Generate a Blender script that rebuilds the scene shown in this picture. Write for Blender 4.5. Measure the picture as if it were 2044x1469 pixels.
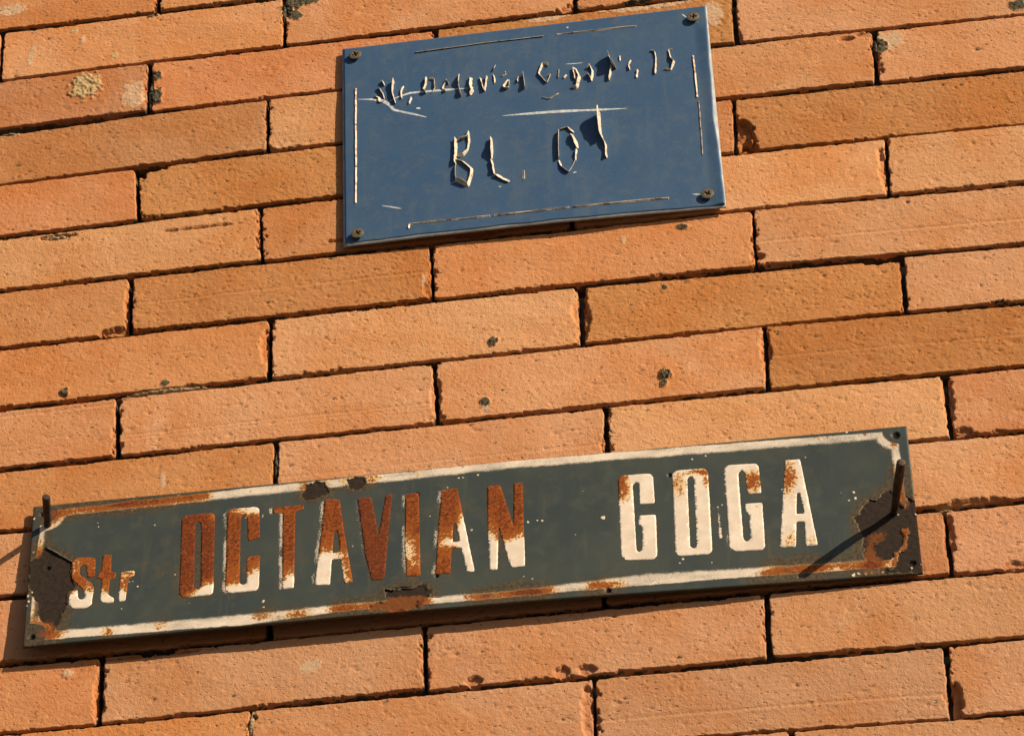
import bpy, bmesh, math, random
import numpy as np
from mathutils import Matrix, Vector
from mathutils.geometry import delaunay_2d_cdt

for o in list(bpy.data.objects):
    bpy.data.objects.remove(o, do_unlink=True)
scene = bpy.context.scene
COL = scene.collection
Z0 = 3440.0            # height above the pavement of the wall's local zero, mm

# ------------------------------------------------------------------ camera
cam = bpy.data.cameras.new('camera')
cam.lens = 122.36; cam.sensor_width = 36.0; cam.clip_start = 0.05; cam.clip_end = 500.0
camera = bpy.data.objects.new('camera', cam); COL.objects.link(camera)
R = Matrix(((0.989015, 0.103545, 0.105491), (0.147625, -0.655538, -0.740592), (-0.007531, 0.74803, -0.663623)))
camera.matrix_world = Matrix.Translation((0.27463, -1.94729, -1.82012 + Z0 / 1000)) @ R.to_4x4()
scene.camera = camera

# ------------------------------------------------------------------ light
SUN_TO = Vector((0.724, -0.517, 0.455)).normalized()       # towards the sun
elev = math.asin(SUN_TO.z); azim = math.atan2(SUN_TO.x, SUN_TO.y)
world = bpy.data.worlds.new('World'); scene.world = world; world.use_nodes = True
wn = world.node_tree; bg = wn.nodes['Background']
sky = wn.nodes.new('ShaderNodeTexSky'); sky.sky_type = 'NISHITA'; sky.sun_disc = False
sky.sun_elevation = elev; sky.sun_rotation = azim; sky.dust_density = 1.0; sky.air_density = 1.0
wn.links.new(sky.outputs['Color'], bg.inputs['Color']); bg.inputs['Strength'].default_value = 0.05
sun = bpy.data.lights.new('sun', 'SUN'); sun.energy = 5.0; sun.angle = math.radians(0.5); sun.color = (1.0, 0.80, 0.56)
sun_o = bpy.data.objects.new('sun', sun); COL.objects.link(sun_o)
sun_o.rotation_euler = SUN_TO.to_track_quat('Z', 'Y').to_euler(); sun_o.location = (4, -4, 8)
vs = scene.view_settings; vs.view_transform = 'Standard'; vs.look = 'None'; vs.gamma = 1.0; vs.use_curve_mapping = False
vs.exposure = 0.55

# ------------------------------------------------------------------ measured layout, wall millimetres (x along the wall, z up)
BRICKS = [[0,"R",[[-547.4,430.8],[-306.2,431.8],[-306.2,373.6],[-547.4,371.5]]],[0,"S",[[-302.3,430.6],[-61.2,433.3],[-61.2,375.0],[-302.3,373.9]]],[1,"R",[[-682.5,366.5],[-440.3,366.5],[-436.8,308.2],[-679.0,308.2]]],[1,"S",[[-437.3,366.7],[-195.7,368.1],[-193.7,311.8],[-433.9,308.3]]],[1,"S",[[-192.6,369.0],[51.0,372.2],[51.0,315.2],[-190.6,313.1]]],[1,"R",[[55.3,371.9],[296.2,369.7],[296.2,312.2],[55.3,314.0]]],[2,"D",[[-549.7,303.9],[-308.4,307.3],[-305.8,251.4],[-547.1,246.5]]],[2,"R",[[-304.1,307.1],[-65.6,307.8],[-65.6,253.2],[-301.5,250.3]]],[2,"O",[[-62.0,308.6],[182.7,308.2],[182.1,253.2],[-62.0,252.9]]],[2,"S",[[186.5,308.5],[428.1,308.5],[427.5,247.3],[185.9,253.0]]],[3,"D",[[-446.5,240.7],[-205.0,247.6],[-203.3,189.8],[-444.8,182.9]]],[3,"K",[[-201.8,247.2],[44.5,248.4],[44.5,190.6],[-200.1,189.8]]],[3,"S",[[47.6,248.7],[293.4,246.5],[291.0,189.8],[47.6,192.1]]],[3,"S",[[297.5,247.4],[538.7,244.1],[536.3,186.5],[295.0,189.6]]],[4,"R",[[-552.6,179.4],[-311.0,183.0],[-306.7,126.5],[-548.2,123.9]]],[4,"O",[[-307.4,182.2],[-66.5,186.2],[-66.5,129.9],[-303.0,126.9]]],[4,"R",[[-63.9,187.1],[177.5,186.7],[175.7,129.7],[-63.9,128.9]]],[4,"O",[[180.2,186.4],[422.4,181.2],[420.5,124.2],[178.4,130.5]]],[5,"S",[[-447.4,119.0],[-205.8,122.7],[-202.5,67.0],[-444.1,65.7]]],[5,"R",[[-203.2,122.4],[43.2,124.8],[43.2,66.3],[-199.8,65.9]]],[5,"K",[[47.5,125.1],[293.9,123.5],[291.5,63.1],[47.5,66.0]]],[5,"K",[[296.6,123.7],[538.6,119.6],[536.3,59.9],[294.3,63.0]]],[6,"R",[[-549.4,60.3],[-308.5,61.3],[-306.0,4.1],[-546.9,2.2]]],[6,"O",[[-304.1,61.1],[-67.4,61.3],[-65.4,6.0],[-301.6,5.2]]],[6,"R",[[-64.5,61.5],[185.6,62.4],[185.4,4.5],[-62.5,5.3]]],[6,"K",[[188.3,63.0],[429.8,56.4],[429.6,-3.1],[188.1,5.3]]],[7,"R",[[-435.1,-1.5],[-193.5,0.5],[-192.3,-58.1],[-433.9,-60.7]]],[7,"K",[[-189.6,0.3],[48.2,0.6],[48.9,-57.6],[-188.3,-58.8]]],[7,"O",[[52.5,-0.3],[295.4,-5.2],[293.6,-59.3],[53.2,-56.8]]],[7,"K",[[299.2,-5.3],[540.3,-9.2],[538.5,-64.3],[297.3,-60.2]]],[8,"S",[[-551.6,-65.9],[-310.3,-64.6],[-306.6,-120.7],[-547.9,-121.5]]],[8,"K",[[-306.4,-65.3],[-64.0,-63.1],[-61.3,-120.6],[-302.7,-121.4]]],[8,"S",[[-60.6,-62.4],[188.0,-60.7],[187.4,-120.7],[-57.8,-121.1]]],[8,"O",[[191.1,-60.1],[432.9,-68.3],[432.3,-124.2],[190.5,-120.8]]],[9,"R",[[-425.0,-126.7],[-184.0,-125.3],[-183.3,-183.6],[-424.3,-183.5]]],[9,"K",[[-180.0,-126.0],[65.1,-124.4],[65.1,-183.5],[-179.3,-183.2]]],[9,"K",[[68.9,-123.7],[316.7,-126.8],[316.5,-184.5],[69.0,-183.0]]],[9,"S",[[320.5,-127.4],[561.6,-128.7],[561.4,-186.6],[320.3,-185.3]]],[10,"S",[[-547.7,-188.4],[-305.8,-188.3],[-304.8,-245.0],[-546.7,-244.0]]],[10,"S",[[-302.2,-187.9],[-63.5,-188.2],[-62.5,-246.2],[-301.2,-245.3]]],[10,"S",[[-60.5,-188.7],[185.1,-189.0],[185.1,-246.8],[-59.5,-245.9]]],[10,"K",[[188.9,-188.4],[430.3,-191.2],[430.3,-249.3],[188.9,-246.8]]],[11,"S",[[-423.9,-249.5],[-182.8,-251.0],[-182.8,-307.7],[-423.9,-305.7]]],[11,"B",[[-179.3,-251.1],[59.9,-252.0],[59.9,-308.3],[-179.3,-308.6]]],[11,"D",[[63.4,-252.1],[305.7,-254.6],[305.7,-310.1],[63.4,-307.5]]],[11,"B",[[308.6,-254.6],[550.1,-254.9],[550.1,-312.2],[308.6,-310.5]]],[12,"R",[[-546.2,-310.7],[-305.0,-312.5],[-303.5,-369.5],[-544.6,-368.4]]],[12,"B",[[-301.0,-312.2],[-69.2,-312.2],[-68.0,-366.2],[-299.5,-369.4]]],[12,"B",[[-65.5,-312.7],[174.9,-313.1],[173.7,-367.6],[-64.2,-367.4]]],[12,"B",[[178.8,-312.9],[420.5,-316.7],[419.4,-371.8],[177.6,-367.2]]],[13,"R",[[-434.1,-373.0],[-192.0,-371.8],[-192.0,-427.3],[-434.1,-429.5]]],[13,"B",[[-189.1,-371.4],[51.2,-372.5],[50.8,-426.3],[-189.1,-428.2]]],[13,"B",[[53.9,-372.9],[295.4,-373.8],[294.2,-432.2],[53.4,-426.3]]],[13,"B",[[298.8,-373.7],[540.5,-375.4],[539.3,-433.0],[297.6,-431.5]]],[14,"B",[[-56.8,-432.0],[184.9,-432.5],[184.9,-493.0],[-56.8,-491.1]]],[14,"B",[[187.7,-432.0],[429.5,-438.1],[429.5,-496.8],[187.7,-493.9]]]]
CHIPS = [[184.5,149.7,9,15,9],[186.0,133.7,9,7,9],[-298.3,182.3,14,4.5,11],[-304.7,178.7,5,8,11],[-314.4,6.3,13,4,6],[53.6,-30.7,4.5,16,5],[52.6,-6.1,3,6,4],[283.9,-5.2,17,3,7],[324.2,-184.3,10,6,5],[-32.3,-363.5,6,4,4],[29.8,-363.4,6,5,4],[48.2,-363.4,7,4,4],[127.0,-59.1,9,3,4],[47.9,-23.7,4,15,3.5],[291.1,92.4,4,20,4],[-67.2,13.8,4,7,3],[48.4,-400.0,5,24,4.5],[-194.4,-25.7,4,19,4.5],[-336.8,248.9,12,2.6,5],[-371.5,115.9,14,3,5],[325.5,-247.8,22,3,4],[352.9,-309.0,10,4,3],[197.2,-370.9,10,3,4],[186.3,256.0,3,10,3],[49.7,313.7,10,8,5],[-305.9,275.5,4,18,4],[308.6,-277.3,4,18,3.5],[318.9,-151.8,4,20,3.5],[188.9,-84.5,4,15,3],[298.7,-420.2,6,16,7],[-60.9,-95.2,4,18,3],[-302.6,-342.2,4,20,3.5],[187.4,13.7,6,5,5],[291.2,243.4,9,3,3],[-130.2,77.9,20,2.4,4],[-28.2,69.3,18,3,4],[-252.8,108.8,30,1.6,3],[-267.1,-314.3,40,2,4],[272.8,240.5,6,2.5,3],[-307.3,37.8,3,16,3]]
STAINS = [[-16.8,-47.0,3.5,4.5,0,1.6],[113.7,-98.1,4,5.5,0,2.2],[111.9,-106.3,3,3,0,1.5],[-22.7,-106.9,3.5,4,0,1.2],[-22.8,-112.8,3,7,2,0],[-350.7,-52.1,3.5,4,0,1.2],[132.2,52.3,5,3.5,0,1.4],[299.0,229.1,6,8,0,1.5],[306.7,234.9,13,10,2,0.2],[-179.9,362.3,18,7,0,1],[-190.5,357.3,6,10,0,0.8],[-183.7,346.8,6,5,0,0.8],[115.5,-8.4,2.5,2.5,0,0.6],[367.2,-62.7,6,3,0,1.4],[-299.6,291.4,5,6,0,1.6],[-298.9,266.6,6,9,0,1.6],[-359.7,287.2,13,15,1,1.3],[-317.5,271.4,10,17,2,0.3],[-410.9,333.9,3,12,2,0.3],[28.7,308.1,20,5,2,0.3],[116.3,307.4,40,5,2,0.4],[106.1,314.0,12,3,0,1.2],[-307.8,367.6,5,3,0,1.5],[-271.7,-53.7,3,3,0,0.6],[165.3,288.3,10,14,2,0.2],[411.5,257.6,8,5,0,0.8],[-71.6,25.1,2,6,2,0.2],[-367.2,346.4,2,6,2,0.4],[-267.7,-151.6,2,8,2,0.2],[-327.3,-322.9,4,4,2,0.5],[85.8,45.8,2,5,2,0.4],[-174.4,-344.8,0.1,0.1,2,0],[-149.3,-338.0,9,6,2,0.1],[-434.8,395.3,14,8,2,0.2],[-337.3,323.1,3,4,1,0.6],[-374.8,360.1,3,3,1,0.5],[-336.4,189.3,0.1,0.1,1,0]]
GROOVES = [[299.7,26.2,0.9],[-168.9,33.9,0.9],[-179.8,-101.6,0.7],[289.9,-93.6,0.7],[-11.6,-158.5,0.5],[212.8,-408.2,0.9],[-116.6,204.1,0.35],[228.7,-424.8,0.3],[-87.6,-104.0,0.6],[-357.1,-70.1,0.9],[83.8,-87.5,0]]
LUMPS = [[-371.5,115.9,17,2.6,"tan"],[-269.3,-60.6,40,3.2,"tan"],[-181.3,-144.4,2.6,17,"dark"],[-190.1,-382.6,3,14,"tan"],[-272.8,-368.0,16,2,"tan"],[198.0,-312.2,9,2,"dark"],[-303.1,272.1,3,20,"dark"],[-193.8,354.7,3,12,"dark"],[295.3,228.0,2.6,12,"dark"],[378.0,-66.8,8,2.5,"tan"],[-420.8,241.5,12,2,"tan"],[307.8,-253.9,10,1.8,"tan"]]
BLUE_CORNERS = [[-141.7,293.4],[161.9,295.1],[167.1,63.7],[-134.7,65.8]]
BLUE_SCREWS = [[-129.9,281.6],[150.6,280.4],[153.3,76.6],[-123.1,75.2]]
BLUE_LETTERS = [[[[[-106.9,248.5],[-104.8,242.6]],2.2,5],[[[-109.6,240.9],[-105.9,232.6],[-104.6,227.1]],1.8,4],[[[-112.5,231.4],[-109.0,228.9],[-108.5,223.5],[-104.4,226.1]],2.6,3]],[[[[-97.1,247.2],[-98.2,235.3],[-97.0,226.9],[-95.3,219.6]],1.6,7]],[[[[-88.8,239.1],[-91.0,233.0],[-90.2,224.7]],1.7,4]],[[[[-82.1,224.3],[-84.1,217.6]],1.8,3]],[[[[-70.0,246.5],[-70.6,236.5],[-72.3,232.1],[-70.1,227.6]],1.6,7],[[[-67.4,244.9],[-63.9,243.1],[-63.6,236.6],[-63.1,231.8],[-65.9,227.6]],1.9,4]],[[[[-53.6,241.0],[-51.5,235.3]],1.4,5],[[[-54.2,236.2],[-56.8,231.3],[-53.9,226.7]],1.6,4]],[[[[-43.0,244.9],[-43.8,234.4],[-42.5,223.6],[-41.1,218.9]],1.6,7]],[[[[-34.9,239.8],[-33.0,239.1],[-33.5,229.5],[-32.0,224.0],[-33.8,219.4]],3.0,6]],[[[[-25.7,238.7],[-23.9,230.7],[-22.1,221.9]],1.8,5],[[[-19.9,239.5],[-20.7,231.3],[-21.9,221.9]],1.5,5]],[[[[-13.2,250.7],[-15.0,245.4]],1.9,4],[[[-14.8,240.7],[-13.6,234.5],[-13.9,230.1]],1.7,3]],[[[[-7.8,237.7],[-4.2,239.8]],2.0,5],[[[-2.4,232.1],[-5.9,226.5],[-6.2,222.1],[-2.2,221.7],[-1.8,231.7]],2.0,5]],[[[[9.6,237.2],[10.2,228.9],[10.9,219.1]],2.0,7],[[[5.3,228.4],[6.2,233.9],[9.3,235.5]],1.8,5]],[[[[30.1,242.9],[29.9,245.6],[26.0,247.0],[22.6,235.1],[29.0,223.3],[32.0,232.4],[29.1,231.6]],1.9,5]],[[[[38.7,238.1],[38.4,228.0]],1.6,3],[[[45.2,230.5],[43.2,226.6]],1.8,3]],[[[[51.3,237.7],[52.4,223.7]],2.6,5],[[[52.7,236.6],[55.9,225.5],[53.1,212.9],[49.4,215.6]],2.6,5]],[[[[62.0,235.1],[64.3,239.1],[66.7,230.5],[65.5,219.8]],2.4,6],[[[62.5,229.2],[65.1,222.9]],2.2,5]],[[[[80.0,248.1],[82.4,235.3],[85.7,230.9]],2.2,12],[[[82.3,233.2],[79.9,218.3]],1.6,8]],[[[[89.3,246.2],[89.2,240.4]],1.6,2],[[[98.0,239.3],[95.9,233.9],[96.9,228.1]],1.7,4]],[[[[103.2,226.9],[102.1,218.0]],2.4,3]],[[[[114.4,248.3],[117.8,246.5],[118.5,238.6],[117.4,220.1]],1.7,4]],[[[[132.1,246.0],[129.1,246.3],[130.5,236.1],[133.2,232.1],[130.2,222.3],[125.0,224.3]],2.1,4]],[[[[24.8,207.0],[30.7,204.0],[38.3,209.3]],0.8,2]],[[[[-45.6,170.3],[-45.2,157.5],[-45.5,149.7],[-45.5,140.8]],3.0,8],[[[-43.0,168.6],[-36.8,170.0],[-35.1,175.9]],2.2,6],[[[-35.1,176.9],[-34.5,164.9],[-35.6,155.5],[-39.2,149.7],[-44.3,150.2]],2.2,5],[[[-45.0,146.0],[-39.9,143.4],[-32.3,133.3],[-32.7,126.1],[-35.4,114.6],[-40.2,119.0],[-44.9,122.5]],2.8,6],[[[-45.7,140.5],[-46.0,131.6],[-45.3,123.2]],2.4,6]],[[[[-16.5,166.1],[-15.9,155.3],[-15.9,141.8]],2.2,10],[[[-16.4,141.4],[-15.3,134.0],[-14.2,124.7]],2.2,7],[[[-13.5,124.6],[-7.7,118.4],[-2.3,114.4]],4.0,4]],[[[[9.1,124.4],[9.2,114.7]],3.2,2]],[[[[37.9,165.6],[37.4,153.1],[37.4,133.6]],1.9,6],[[[39.0,167.4],[45.1,169.1],[49.8,161.9]],2.6,6],[[[47.8,160.6],[50.9,151.9],[52.6,143.3]],3.6,7],[[[52.0,142.1],[50.8,129.5]],1.8,5],[[[37.8,132.0],[39.4,124.7],[45.3,117.1],[49.9,129.4]],2.4,4]],[[[[71.0,181.7],[70.9,168.0],[71.5,156.3],[72.5,150.6]],2.6,14],[[[72.3,153.7],[75.3,144.0],[75.5,129.4]],2.2,6]]]
BLUE_STRIPS = [[[-128.8,243.4],[-127.8,201.4]],[[-127.8,200.2],[-126.5,152.8]],[[-126.4,151.6],[-126.1,137.9],[-125.7,111.4]],[[-79.8,278.7],[-25.9,280.3],[26.6,280.6]],[[37.4,280.0],[70.6,280.0],[103.6,279.4]],[[148.9,237.0],[150.1,188.2]],[[150.5,183.5],[151.1,138.2],[151.0,122.5]],[[-82.3,75.6],[-81.9,79.9],[-17.7,78.4]],[[-14.9,78.3],[18.8,78.1],[44.9,78.4]],[[48.1,78.2],[89.8,78.2],[123.1,77.7]]]
BLUE_SCRATCHES = [[[[-127.3,230.4],[-114.1,228.2],[-105.9,225.0],[-100.9,220.1],[-96.7,213.0],[-87.6,208.5],[-79.4,204.8],[-69.6,199.6]],2.6],[[[-100.9,223.6],[-94.4,227.2],[-83.9,230.6],[-71.6,230.3],[-55.2,229.5],[-43.0,228.8],[-30.8,228.2]],2.0],[[[-7.6,191.0],[11.6,190.2],[36.0,188.9],[68.4,185.9],[93.4,183.8]],2.4],[[[-104.7,104.8],[-97.5,102.3],[-88.6,98.7]],1.3],[[[141.3,288.1],[145.3,283.1]],0.9],[[[153.7,276.6],[157.3,274.8],[161.0,273.5]],1.2],[[[141.1,80.4],[148.9,78.9]],1.2],[[[157.6,80.7],[161.6,82.4],[166.3,83.4]],1.5],[[[44.2,243.8],[51.7,243.1],[59.1,243.1]],0.9],[[[-78.3,211.8],[-74.6,210.9]],1.8],[[[-11.1,110.1],[-8.7,110.5]],1.3],[[[48.7,116.2],[50.3,117.7],[51.5,116.7]],1.6],[[[45.8,287.7],[47.9,287.9]],1.8]]
GREEN_CORNERS = [[-364.2,-168.9],[287.1,-176.8],[287.3,-311.5],[-358.4,-305.6]]
GREEN_LETTERS = [["S",[[[-329.2,-227.7],[-325.8,-224.8],[-313.4,-225.9],[-311.3,-228.7],[-310.5,-244.8],[-316.3,-245.5],[-317.6,-234.5],[-320.4,-231.6],[-322.4,-233.6],[-322.5,-241.2],[-312.1,-251.6],[-310.2,-256.3],[-310.6,-272.3],[-314.5,-275.0],[-323.8,-274.8],[-328.0,-270.0],[-328.0,-256.9],[-322.4,-256.4],[-321.5,-264.7],[-318.4,-266.7],[-316.2,-265.0],[-317.0,-258.4],[-327.5,-246.1],[-329.2,-235.0]]]],["t",[[[-306.3,-224.7],[-299.8,-224.6],[-298.7,-242.0],[-294.8,-243.3],[-294.9,-249.1],[-298.8,-249.2],[-299.0,-264.3],[-294.2,-268.0],[-294.4,-272.5],[-301.7,-271.9],[-304.5,-269.2],[-305.0,-248.4],[-309.0,-247.2],[-308.5,-243.1],[-305.9,-241.0]]]],["r",[[[-291.4,-243.4],[-286.0,-243.2],[-280.7,-243.1],[-280.5,-248.8],[-284.8,-249.8],[-285.8,-271.7],[-290.8,-271.7],[-291.3,-261.2]]]],["O",[[[-249.1,-196.6],[-246.7,-193.7],[-226.6,-193.8],[-223.9,-197.0],[-220.4,-272.3],[-222.3,-274.8],[-242.7,-274.8],[-245.6,-271.1]],[[-238.3,-203.7],[-236.2,-200.9],[-233.8,-204.0],[-230.2,-266.1],[-232.3,-268.4],[-235.2,-265.9]]]],["C",[[[-214.7,-195.7],[-211.7,-192.1],[-192.8,-192.7],[-190.7,-195.5],[-188.6,-224.3],[-197.4,-225.9],[-199.5,-201.9],[-200.9,-199.4],[-202.8,-199.3],[-204.2,-201.6],[-201.5,-266.0],[-199.9,-268.2],[-197.6,-268.3],[-196.4,-266.5],[-197.3,-241.2],[-187.6,-241.2],[-186.9,-272.8],[-188.9,-275.0],[-208.3,-275.0],[-211.1,-272.3],[-211.7,-268.5]]]],["T",[[[-180.5,-195.4],[-157.0,-195.1],[-156.9,-199.6],[-163.4,-201.8],[-160.9,-276.2],[-169.4,-276.1],[-172.8,-201.5],[-180.3,-200.8]]]],["A",[[[-141.8,-192.6],[-130.6,-193.6],[-126.1,-225.6],[-117.9,-276.0],[-124.2,-276.7],[-127.4,-252.7],[-134.1,-252.3],[-134.7,-276.5],[-146.1,-275.4],[-142.8,-223.3]],[[-133.4,-225.4],[-130.8,-225.2],[-128.2,-246.2],[-134.0,-246.4]]]],["V",[[[-117.2,-195.0],[-106.9,-194.9],[-100.3,-233.0],[-96.2,-193.8],[-91.1,-193.8],[-92.8,-226.0],[-94.4,-269.2],[-95.2,-276.4],[-104.1,-276.3],[-109.7,-251.6]]]],["I",[[[-81.7,-195.8],[-71.5,-195.1],[-68.6,-276.3],[-78.8,-275.5],[-80.6,-247.4]]]],["A",[[[-54.4,-195.0],[-42.8,-194.5],[-39.0,-219.1],[-29.4,-276.8],[-35.1,-276.6],[-39.4,-253.2],[-46.5,-253.3],[-46.9,-276.6],[-58.0,-276.2],[-56.2,-224.8]],[[-45.4,-228.7],[-43.7,-228.7],[-40.4,-247.2],[-45.8,-247.2]]]],["N",[[[-21.0,-195.9],[-11.2,-195.6],[-1.4,-236.8],[-1.2,-195.4],[5.3,-195.3],[7.0,-276.4],[-3.3,-276.6],[-12.2,-236.9],[-12.9,-277.3],[-18.8,-277.1],[-20.1,-231.5]]]],["G",[[[75.4,-201.6],[78.3,-198.0],[98.6,-198.7],[101.1,-201.9],[101.4,-227.6],[90.6,-227.5],[90.7,-208.1],[88.4,-205.4],[86.0,-207.8],[87.0,-269.8],[89.0,-272.7],[91.3,-270.3],[91.5,-247.8],[89.0,-247.1],[89.7,-237.9],[102.0,-238.5],[101.8,-276.7],[99.3,-280.2],[78.6,-278.7],[75.7,-273.9]]]],["O",[[[114.9,-201.6],[118.0,-198.3],[138.7,-198.8],[141.1,-202.4],[141.1,-276.7],[138.4,-279.9],[116.9,-279.2],[114.5,-275.1]],[[125.7,-207.2],[128.1,-204.2],[130.5,-207.2],[130.2,-271.5],[127.9,-273.8],[125.5,-271.0]]]],["G",[[[152.6,-201.3],[155.9,-197.6],[176.0,-198.5],[177.9,-201.5],[178.5,-227.2],[168.7,-227.2],[167.6,-206.6],[165.5,-203.1],[162.9,-206.1],[163.6,-268.4],[165.9,-271.5],[168.6,-268.4],[168.7,-245.0],[166.4,-244.2],[166.5,-235.8],[178.7,-236.1],[178.6,-276.8],[176.1,-279.9],[156.1,-278.9],[153.2,-274.7]]]],["A",[[[197.4,-198.4],[208.1,-198.5],[210.8,-226.9],[215.9,-279.6],[207.0,-279.2],[207.6,-256.8],[202.1,-256.2],[200.2,-279.6],[188.8,-279.0],[193.2,-236.3]],[[203.9,-230.1],[206.1,-230.0],[208.3,-249.5],[202.5,-249.7]]]]]
LETTER_RUST = [[0.95,[[-325.6,-232.8,9,9,-0.3],[-324.6,-265.9,9,10,-0.8],[-318.0,-272.0,14,8,-0.8],[-312.5,-264.9,6,12,-0.35]]],[1.0,[[-298.9,-269.3,12,8,-0.75],[-304.9,-259.3,5,10,-0.3]]],[0.95,[[-288.7,-270.6,8,8,-0.8],[-282.6,-244.5,8,5,-0.45],[-290.6,-259.9,3,14,-0.4]]],[1.25,[[-222.6,-269.6,9,8,-1.2],[-228.8,-273.3,14,4,-0.7],[-224.9,-196.9,5,6,-0.4]]],[1.1,[[-199.3,-275.1,34,9,-1.1],[-188.6,-264.7,9,14,-0.9],[-192.3,-195.3,12,5,-0.9],[-210.1,-192.8,12,4,-0.4],[-208.1,-253.3,8,8,-0.25]]],[1.1,[[-165.5,-274.6,12,10,-0.8],[-163.0,-264.2,5,12,-0.4],[-177.4,-200.9,8,3,-0.3]]],[1.1,[[-140.9,-272.0,18,14,-1.2],[-137.7,-257.8,12,16,-0.5],[-133.5,-249.4,14,6,-0.4],[-140.7,-239.6,6,14,-0.15]]],[1.3,[]],[1.1,[[-79.1,-245.7,6,14,-0.45],[-75.2,-256.0,10,14,-0.35],[-70.4,-268.3,7,10,-0.2]]],[1.1,[[-36.9,-235.3,5,20,-0.9],[-33.4,-253.4,6,18,-0.8],[-32.5,-273.0,9,10,-0.9],[-49.9,-244.5,10,12,-0.45],[-43.2,-247.3,10,3,-0.6]]],[1.1,[[-16.2,-271.1,9,18,-1.2],[-18.5,-247.5,4,16,-0.6],[2.3,-270.5,16,14,-1.1],[4.5,-254.2,9,12,-0.6],[-4.4,-261.9,8,8,-0.4]]],[0.0,[[78.2,-208.1,6,16,0.62],[76.4,-200.5,5,8,0.3],[80.6,-215.7,10,12,0.2],[99.7,-222.8,5,5,0.3]]],[0.0,[[135.8,-201.1,9,3.5,0.7],[117.5,-212.8,7,16,0.42],[140.0,-210.1,3.5,8,0.45],[122.1,-211.0,9,12,0.2],[137.6,-214.1,7,9,0.15]]],[0.0,[[173.3,-212.0,9,9,0.72],[171.2,-222.8,8,8,0.4],[174.8,-238.8,12,4,0.2]]],[0.02,[[197.6,-218.4,5.5,18,0.6],[203.6,-214.5,6,8,0.35],[200.8,-201.4,6,5,0.25],[198.0,-269.3,7,9,0.38],[212.5,-274.7,8,6,0.4],[192.8,-276.0,6,6,0.25]]]]
BARE = [[[-349.8,-210.8],[-343.7,-215.7],[-339.2,-219.2],[-328.6,-228.1],[-329.2,-232.3],[-326.5,-245.9],[-325.7,-253.9],[-329.3,-257.4],[-329.4,-266.5],[-331.3,-279.3],[-333.8,-285.5],[-335.3,-292.3],[-339.4,-291.8],[-345.1,-285.3],[-348.7,-279.6],[-351.0,-268.9],[-353.7,-262.0],[-356.4,-259.1],[-358.4,-252.2],[-361.4,-245.2],[-361.8,-235.9],[-361.3,-225.3],[-358.4,-218.8],[-353.9,-216.6],[-351.2,-212.2]],[[254.2,-241.1],[248.7,-250.6],[247.5,-255.0],[243.8,-257.4],[244.4,-261.4],[246.5,-268.4],[247.6,-276.3],[247.0,-290.6],[248.7,-296.9],[259.0,-298.0],[268.5,-296.8],[268.8,-304.5],[260.9,-305.8],[254.0,-306.8],[266.7,-309.4],[280.2,-311.7],[288.7,-312.6],[289.2,-297.3],[289.0,-264.2],[288.1,-249.5],[285.9,-244.8],[282.6,-241.6],[280.1,-251.4],[275.3,-245.8],[274.1,-238.9],[269.2,-234.9],[265.5,-236.7],[260.2,-242.9]],[[-93.8,-284.8],[-87.1,-286.8],[-82.0,-285.8],[-74.5,-286.7],[-67.2,-283.3],[-64.2,-284.4],[-63.4,-287.6],[-60.4,-290.1],[-61.8,-294.0],[-59.6,-296.2],[-69.9,-298.3],[-71.3,-302.0],[-68.2,-307.0],[-84.4,-306.1],[-103.7,-303.9],[-105.3,-298.9],[-92.0,-297.6],[-92.9,-292.7]],[[-156.3,-175.7],[-151.0,-173.9],[-143.2,-174.5],[-141.5,-178.8],[-138.2,-185.9],[-144.3,-187.6],[-147.9,-192.2],[-155.6,-191.7],[-158.9,-185.6]],[[-126.3,-173.8],[-120.2,-172.8],[-112.5,-173.5],[-111.6,-179.9],[-113.0,-184.3],[-119.8,-187.0],[-124.5,-183.2]]]
REMNANT = [[275.1,-271.5],[279.9,-269.3],[280.4,-273.2],[279.1,-278.6],[279.1,-284.1],[276.9,-289.4],[273.4,-290.7],[271.0,-293.2],[269.9,-300.8],[267.6,-303.2],[266.0,-302.0],[268.0,-293.4],[271.7,-289.4],[275.3,-285.9],[277.0,-277.8]]
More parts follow.
